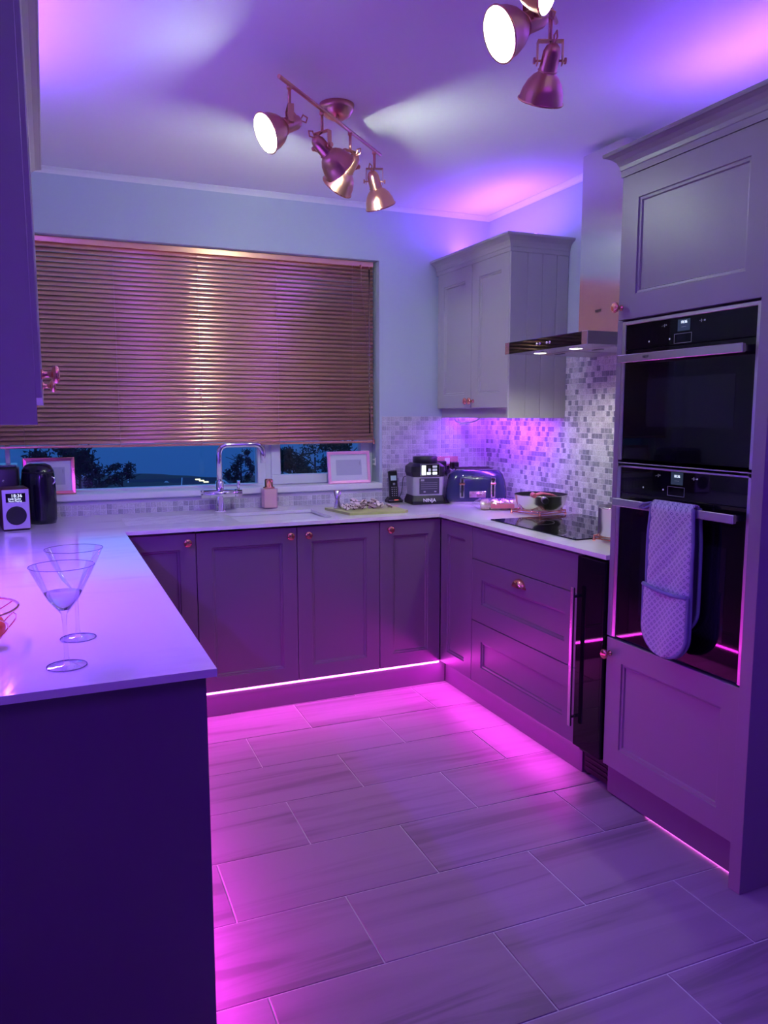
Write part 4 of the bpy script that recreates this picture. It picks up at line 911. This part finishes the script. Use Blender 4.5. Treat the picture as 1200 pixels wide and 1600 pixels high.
# ---------------------------------------------------------------- ceiling track lights
SHOUT = [(.0, -.075), (.010, -.075), (.018, -.068), (.0235, -.055), (.0245, -.010), (.026, -.004), (.036, .004), (.047, .018), (.056, .038), (.0605, .060), (.063, .064), (.063, .067)]
SHIN = [(.0605, .066), (.058, .060), (.053, .040), (.044, .020), (.033, .007), (.022, .0), (.0, -.002)]
BASE_H = [(.774, 2.564), (.942, 2.731), (1.104, 2.879), (1.270, 3.041)]
def track(label, dx, dy, dirs, grp):
    t = thing('track_light', label, 'ceiling light', (1.03+dx, 2.83+dy, ZC-.07), grp)
    P0 = Vector((.725+dx, 2.512+dy, 2.42)); P1 = Vector((1.310+dx, 3.074+dy, 2.42))
    ax = (P1-P0).normalized()
    MB().cyl(P0, P1, .0065, 12).build('bar', BCOPPER, t)
    MB(Matrix.Translation((1.035+dx, 2.833+dy, ZC-.052))).lathe([(.0, .0), (.022, .0), (.048, .014), (.060, .032), (.062, .036), (.064, .052), (0, .052)], 32).build('ceiling_plate', BCOPPER, t)
    MB().cyl((1.022+dx, 2.797+dy, 2.42), (1.022+dx, 2.797+dy, ZC-.05), .005, 10).build('plate_stem', BCOPPER, t)
    for (x, y), (dv, ba, pw) in zip(BASE_H, dirs):
        x += dx; y += dy; dv = Vector(dv).normalized()
        MB().cyl((x, y, 2.42), (x, y, 2.352), .0055, 10).cyl((x, y, 2.42), (x, y, 2.408), .009, 10).build('drop_stem', BCOPPER, t)
        mb = Matrix.Translation((x, y, 0)) @ Matrix.Rotation(ba, 4, 'Z')
        br_ = MB(mb)
        br_.box((-.034, -.010, 2.350), (.034, .010, 2.3525)).box((-.0345, -.010, 2.292), (-.0325, .010, 2.352)).box((.0325, -.010, 2.292), (.0345, .010, 2.352))
        br_.cyl((-.041, 0, 2.302), (-.022, 0, 2.302), .003, 8).cyl((.041, 0, 2.302), (.022, 0, 2.302), .003, 8).cyl((-.044, 0, 2.302), (-.039, 0, 2.302), .008, 10).cyl((.044, 0, 2.302), (.039, 0, 2.302), .008, 10)
        br_.build('bracket', BCOPPER, t)
        q = dv.to_track_quat('Z', 'Y').to_matrix().to_4x4(); q.translation = Vector((x, y, 2.300)) + dv*.032
        sh = MB(q).lathe(SHOUT, 36).build('shade', BCOPPER, t)
        MB(q).lathe([(.0255, -.012), (.0275, -.010), (.0255, -.008)], 24).build('collar_ring', BCOPPER, sh)
        MB(q).lathe([(.063, .062), (.0645, .0645), (.063, .067), (.0605, .066)], 36).build('rim', COPPER, sh)
        MB(q).lathe(SHIN, 36).build('reflector', MREFL if pw else WHITEP, sh)
        MB(q).lathe([(0, .030), (.014, .029), (.022, .024), (.024, .015), (.015, .002), (0, .0)], 20).build('bulb', MBULB if pw else GLASS, sh)
        MB(q).tube([(0, 0, -.074), (.0, .012, -.092), (.0, .0, -.104), (0, -.012, -.092)], .0028, 6, True).build('tail_loop', BCOPPER, sh)
        MB().tube([(x, y, 2.350), tuple(Vector((x, y, 2.335))+Vector((-dv.x, -dv.y, 0))*.02), tuple(q @ Vector((0, 0, -.070)))], .003, 6).build('flex', BCOPPER, t)
        LP_ = q @ Vector((0, 0, .050))
        if pw: point('track_bulb', LP_, pw, WHITE, .018)
dA = [((-.88, -.15, -.45), math.radians(80), 3.0), ((.74, .24, -.55), math.radians(-60), 10.0), ((-.32, .66, -.68), math.radians(20), 13.5), ((.40, .27, -.88), math.radians(-20), 1.2)]
dB = [((-.5, -.3, -.8), math.radians(80), .3), ((.60, -.62, -.30), math.radians(-10), 4.0), ((-.93, .05, -.46), math.radians(80), 1.2), ((.10, .55, -.80), math.radians(-23), 0)]
track('four spot copper track light nearer the window', 0, 0, dA, 'copper track lights')
track('four spot copper track light at the top edge, nearer the viewer', .014, -1.185, dB, 'copper track lights')

# ---------------------------------------------------------------- outside: dusk coast
SEA = mat('sea', (.03, .10, .18), .35)
LANDM = mat('dark_land', (.020, .030, .030), .95, noise=((.05, .05, .05), (.035, .045, .04), .4, .6, 4))
sea = tag(MB().box((-1500, 300, -42.5), (2500, 2800, -42)).build('sea', mat('sea_water', (.05, .16, .30), .5)), 'dusk blue sea beyond the hillside', 'sea'); sea['kind'] = 'structure'
ld = MB(); NX, NY = 60, 24; vs = []
for j in range(NY+1):
    for i in range(NX+1):
        x = -120+ i/NX*420; y = 8 + (j/NY)**1.5*330
        z = -5 - (y/330)**.8*18.5 + 1.2*math.sin(x*.045+.8)*min(1, y/120) + .6*math.sin(x*.13+y*.05)*min(1, y/80)
        if j == NY: z -= 25
        vs.append((x, y, z))
ld.add(vs, [(j*(NX+1)+i, j*(NX+1)+i+1, (j+1)*(NX+1)+i+1, (j+1)*(NX+1)+i) for j in range(NY) for i in range(NX)], True)
o = ld.build('hillside', LANDM); o['kind'] = 'structure'; o['label'] = 'dark hillside below the window'
ROOF = mat('slate_roof', (.05, .06, .08), .7); RENDER = mat('render_wall', (.10, .11, .13), .8); BARGE = mat('bargeboard', (.75, .78, .82), .6)
def house(label, x, y, z, W_, L_, ang):
    t = thing('house', label, 'house', (x, y, z)); m = Matrix.Translation((x, y, z)) @ Matrix.Rotation(ang, 4, 'Z'); h = 3.0; rh = W_*.28
    MB(m).box((-L_/2, -W_/2, -8), (L_/2, W_/2, h)).build('walls', RENDER, t)
    MB(m).add([(-L_/2-.4, -W_/2-.4, h-.1), (L_/2+.4, -W_/2-.4, h-.1), (L_/2+.4, 0, h+rh), (-L_/2-.4, 0, h+rh), (-L_/2-.4, W_/2+.4, h-.1), (L_/2+.4, W_/2+.4, h-.1)], [(0, 1, 2, 3), (3, 2, 5, 4), (0, 3, 4), (1, 5, 2), (0, 4, 5, 1)]).build('roof', ROOF, t)
    g_ = MB(m @ Matrix.Translation((L_*.18, -W_/2-1.2, 0)))
    g_.add([(-2.6, 0, h-.2), (2.6, 0, h-.2), (0, 0, h+1.9), (-2.6, W_/2, h-.2), (2.6, W_/2, h-.2), (0, W_/2, h+1.9)], [(0, 1, 2), (0, 2, 5, 3), (1, 4, 5, 2), (3, 5, 4)]); g_.build('gable', ROOF, t)
    bb = MB(m @ Matrix.Translation((L_*.18, -W_/2-1.25, 0)))
    bb.cyl((-2.7, 0, h-.25), (0, 0, h+1.95), .24, 6).cyl((2.7, 0, h-.25), (0, 0, h+1.95), .24, 6); bb.build('bargeboard', BARGE, t)
    MB(m).cyl((-L_/2-.4, -W_/2-.4, h-.1), (-L_/2-.4, 0, h+rh), .14, 6).build('bargeboard', BARGE, t)
    return t
def world_at(u, v, dist):
    d_ = (fw + r2*(u-600)/FPX - u2*(v-800)/FPX); return Vector((0, 0, CAMZ)) + d_*dist
pz = world_at(272, 752, 210); house('pale gabled house with a slate roof down the hillside', pz.x-4, pz.y+4, pz.z-4.8, 8, 14, math.radians(-8))
pz = world_at(357, 750, 190); house('second gabled house partly behind the small pine', pz.x-3, pz.y+4, pz.z-4.8, 8, 14, math.radians(-12))
LEAF = mat('dusk_foliage', (.014, .024, .026), .95); BARK = mat('dusk_bark', (.02, .018, .02), .9)
def tree(label, u, v_top, dist, h, wd, dens, size, spire=False):
    top = world_at(u, v_top, dist); t = thing('tree', label, 'tree', (top.x, top.y, top.z-h), )
    b_ = MB(); b_.cyl((top.x, top.y, top.z-h-2), (top.x, top.y, top.z-h*.15), .02*h+.04, 6, .01*h)
    for k in range(14):
        a = random.uniform(0, 6.28); z_ = top.z-h*random.uniform(.15, .8); L_ = wd*random.uniform(.35, .55)
        b_.cyl((top.x, top.y, z_), (top.x+L_*math.cos(a), top.y+L_*math.sin(a), z_+L_*random.uniform(.1, .8)), .006*h+.01, 4, .004*h)
    b_.build('branches', BARK, t)
    c = MB()
    clumps = [(random.uniform(0, 6.28), random.uniform(.03, 1), random.random()) for _ in range(22)]
    for i in range(dens):
        a0, q0, rr_ = random.choice(clumps); q = min(1, max(0, q0+random.uniform(-.06, .06)))
        env = (1-q)*.9+.1 if spire else math.sin(PI*min(1, .12+.88*(1-q)))**.6
        R_ = wd/2*env*(.35+.65*rr_)
        p_ = Vector((top.x+R_*math.cos(a0)+random.gauss(0, wd*.055), top.y+R_*math.sin(a0)+random.gauss(0, wd*.055), top.z-h+h*q+random.gauss(0, h*.02)))
        u_ = Vector((random.gauss(0, 1), random.gauss(0, 1), random.gauss(0, 1))).normalized(); w_ = u_.orthogonal().normalized()
        c.add([p_, p_+u_*size, p_+u_*size*.5+w_*size*.45], [(0, 1, 2)])
    o = c.build('foliage', LEAF, t); o['kind'] = 'stuff'
    return t
tree('small dark pine in front of the second gabled house', 376, 706, 45, 2.6, 1.7, 2200, .18)
tree('broad dark tree at the left end of the view', 122, 692, 40, 5.0, 2.2, 2600, .28)
tree('dark rounded tree below the far hill line', 190, 728, 90, 5.5, 4.2, 1800, .45)
tree('low bushy tree at left under the sky line', 88, 700, 50, 5.0, 4.5, 2500, .38)
tree('dense dark tree at the left of the right window pane', 452, 706, 40, 4.0, 2.6, 3500, .24)
tree('loose feathery tree in the middle of the right pane', 492, 694, 34, 3.8, 1.9, 1100, .16)
tree('tall dark tree behind the pink picture frame', 528, 690, 36, 4.6, 2.8, 3000, .22)
for k, (u_, v_) in enumerate(((315, 751), (322, 753), (309, 749))):
    p_ = world_at(u_, v_, 170); tag(MB().box(p_-Vector((.5, .3, .12)), p_+Vector((.5, .3, .12))).build('street_light', mat('far_light', (1, .8, .4), .5, emit=(1, .85, .45), es=2.0)), ['middle yellow light on the hillside', 'right yellow light on the hillside', 'left yellow light on the hillside'][k], 'light')

# groups of alike things
GROUPS = {'base_cabinet': 'base cabinets along the window wall', 'wall_cabinet': 'grey wall cabinets', 'oven': 'built in ovens in the tower', 'plinth': 'plinth boards at the floor',
          'light_strip': 'coloured light strips', 'wire_trivet': 'copper wire trivets', 'martini_glass': 'martini glasses on the left worktop', 'orange': 'oranges in the wire bowl',
          'photo_frame': 'picture frames on the window sill', 'tree': 'trees outside the window', 'house': 'houses on the hillside', 'street_light': 'street lights on the hillside', 'power_plug': 'plugs in the wall socket'}
for o in COL.objects:
    if o.parent is None and 'label' in o:
        g_ = GROUPS.get(o.name.split('.')[0])
        if g_: o['group'] = g_
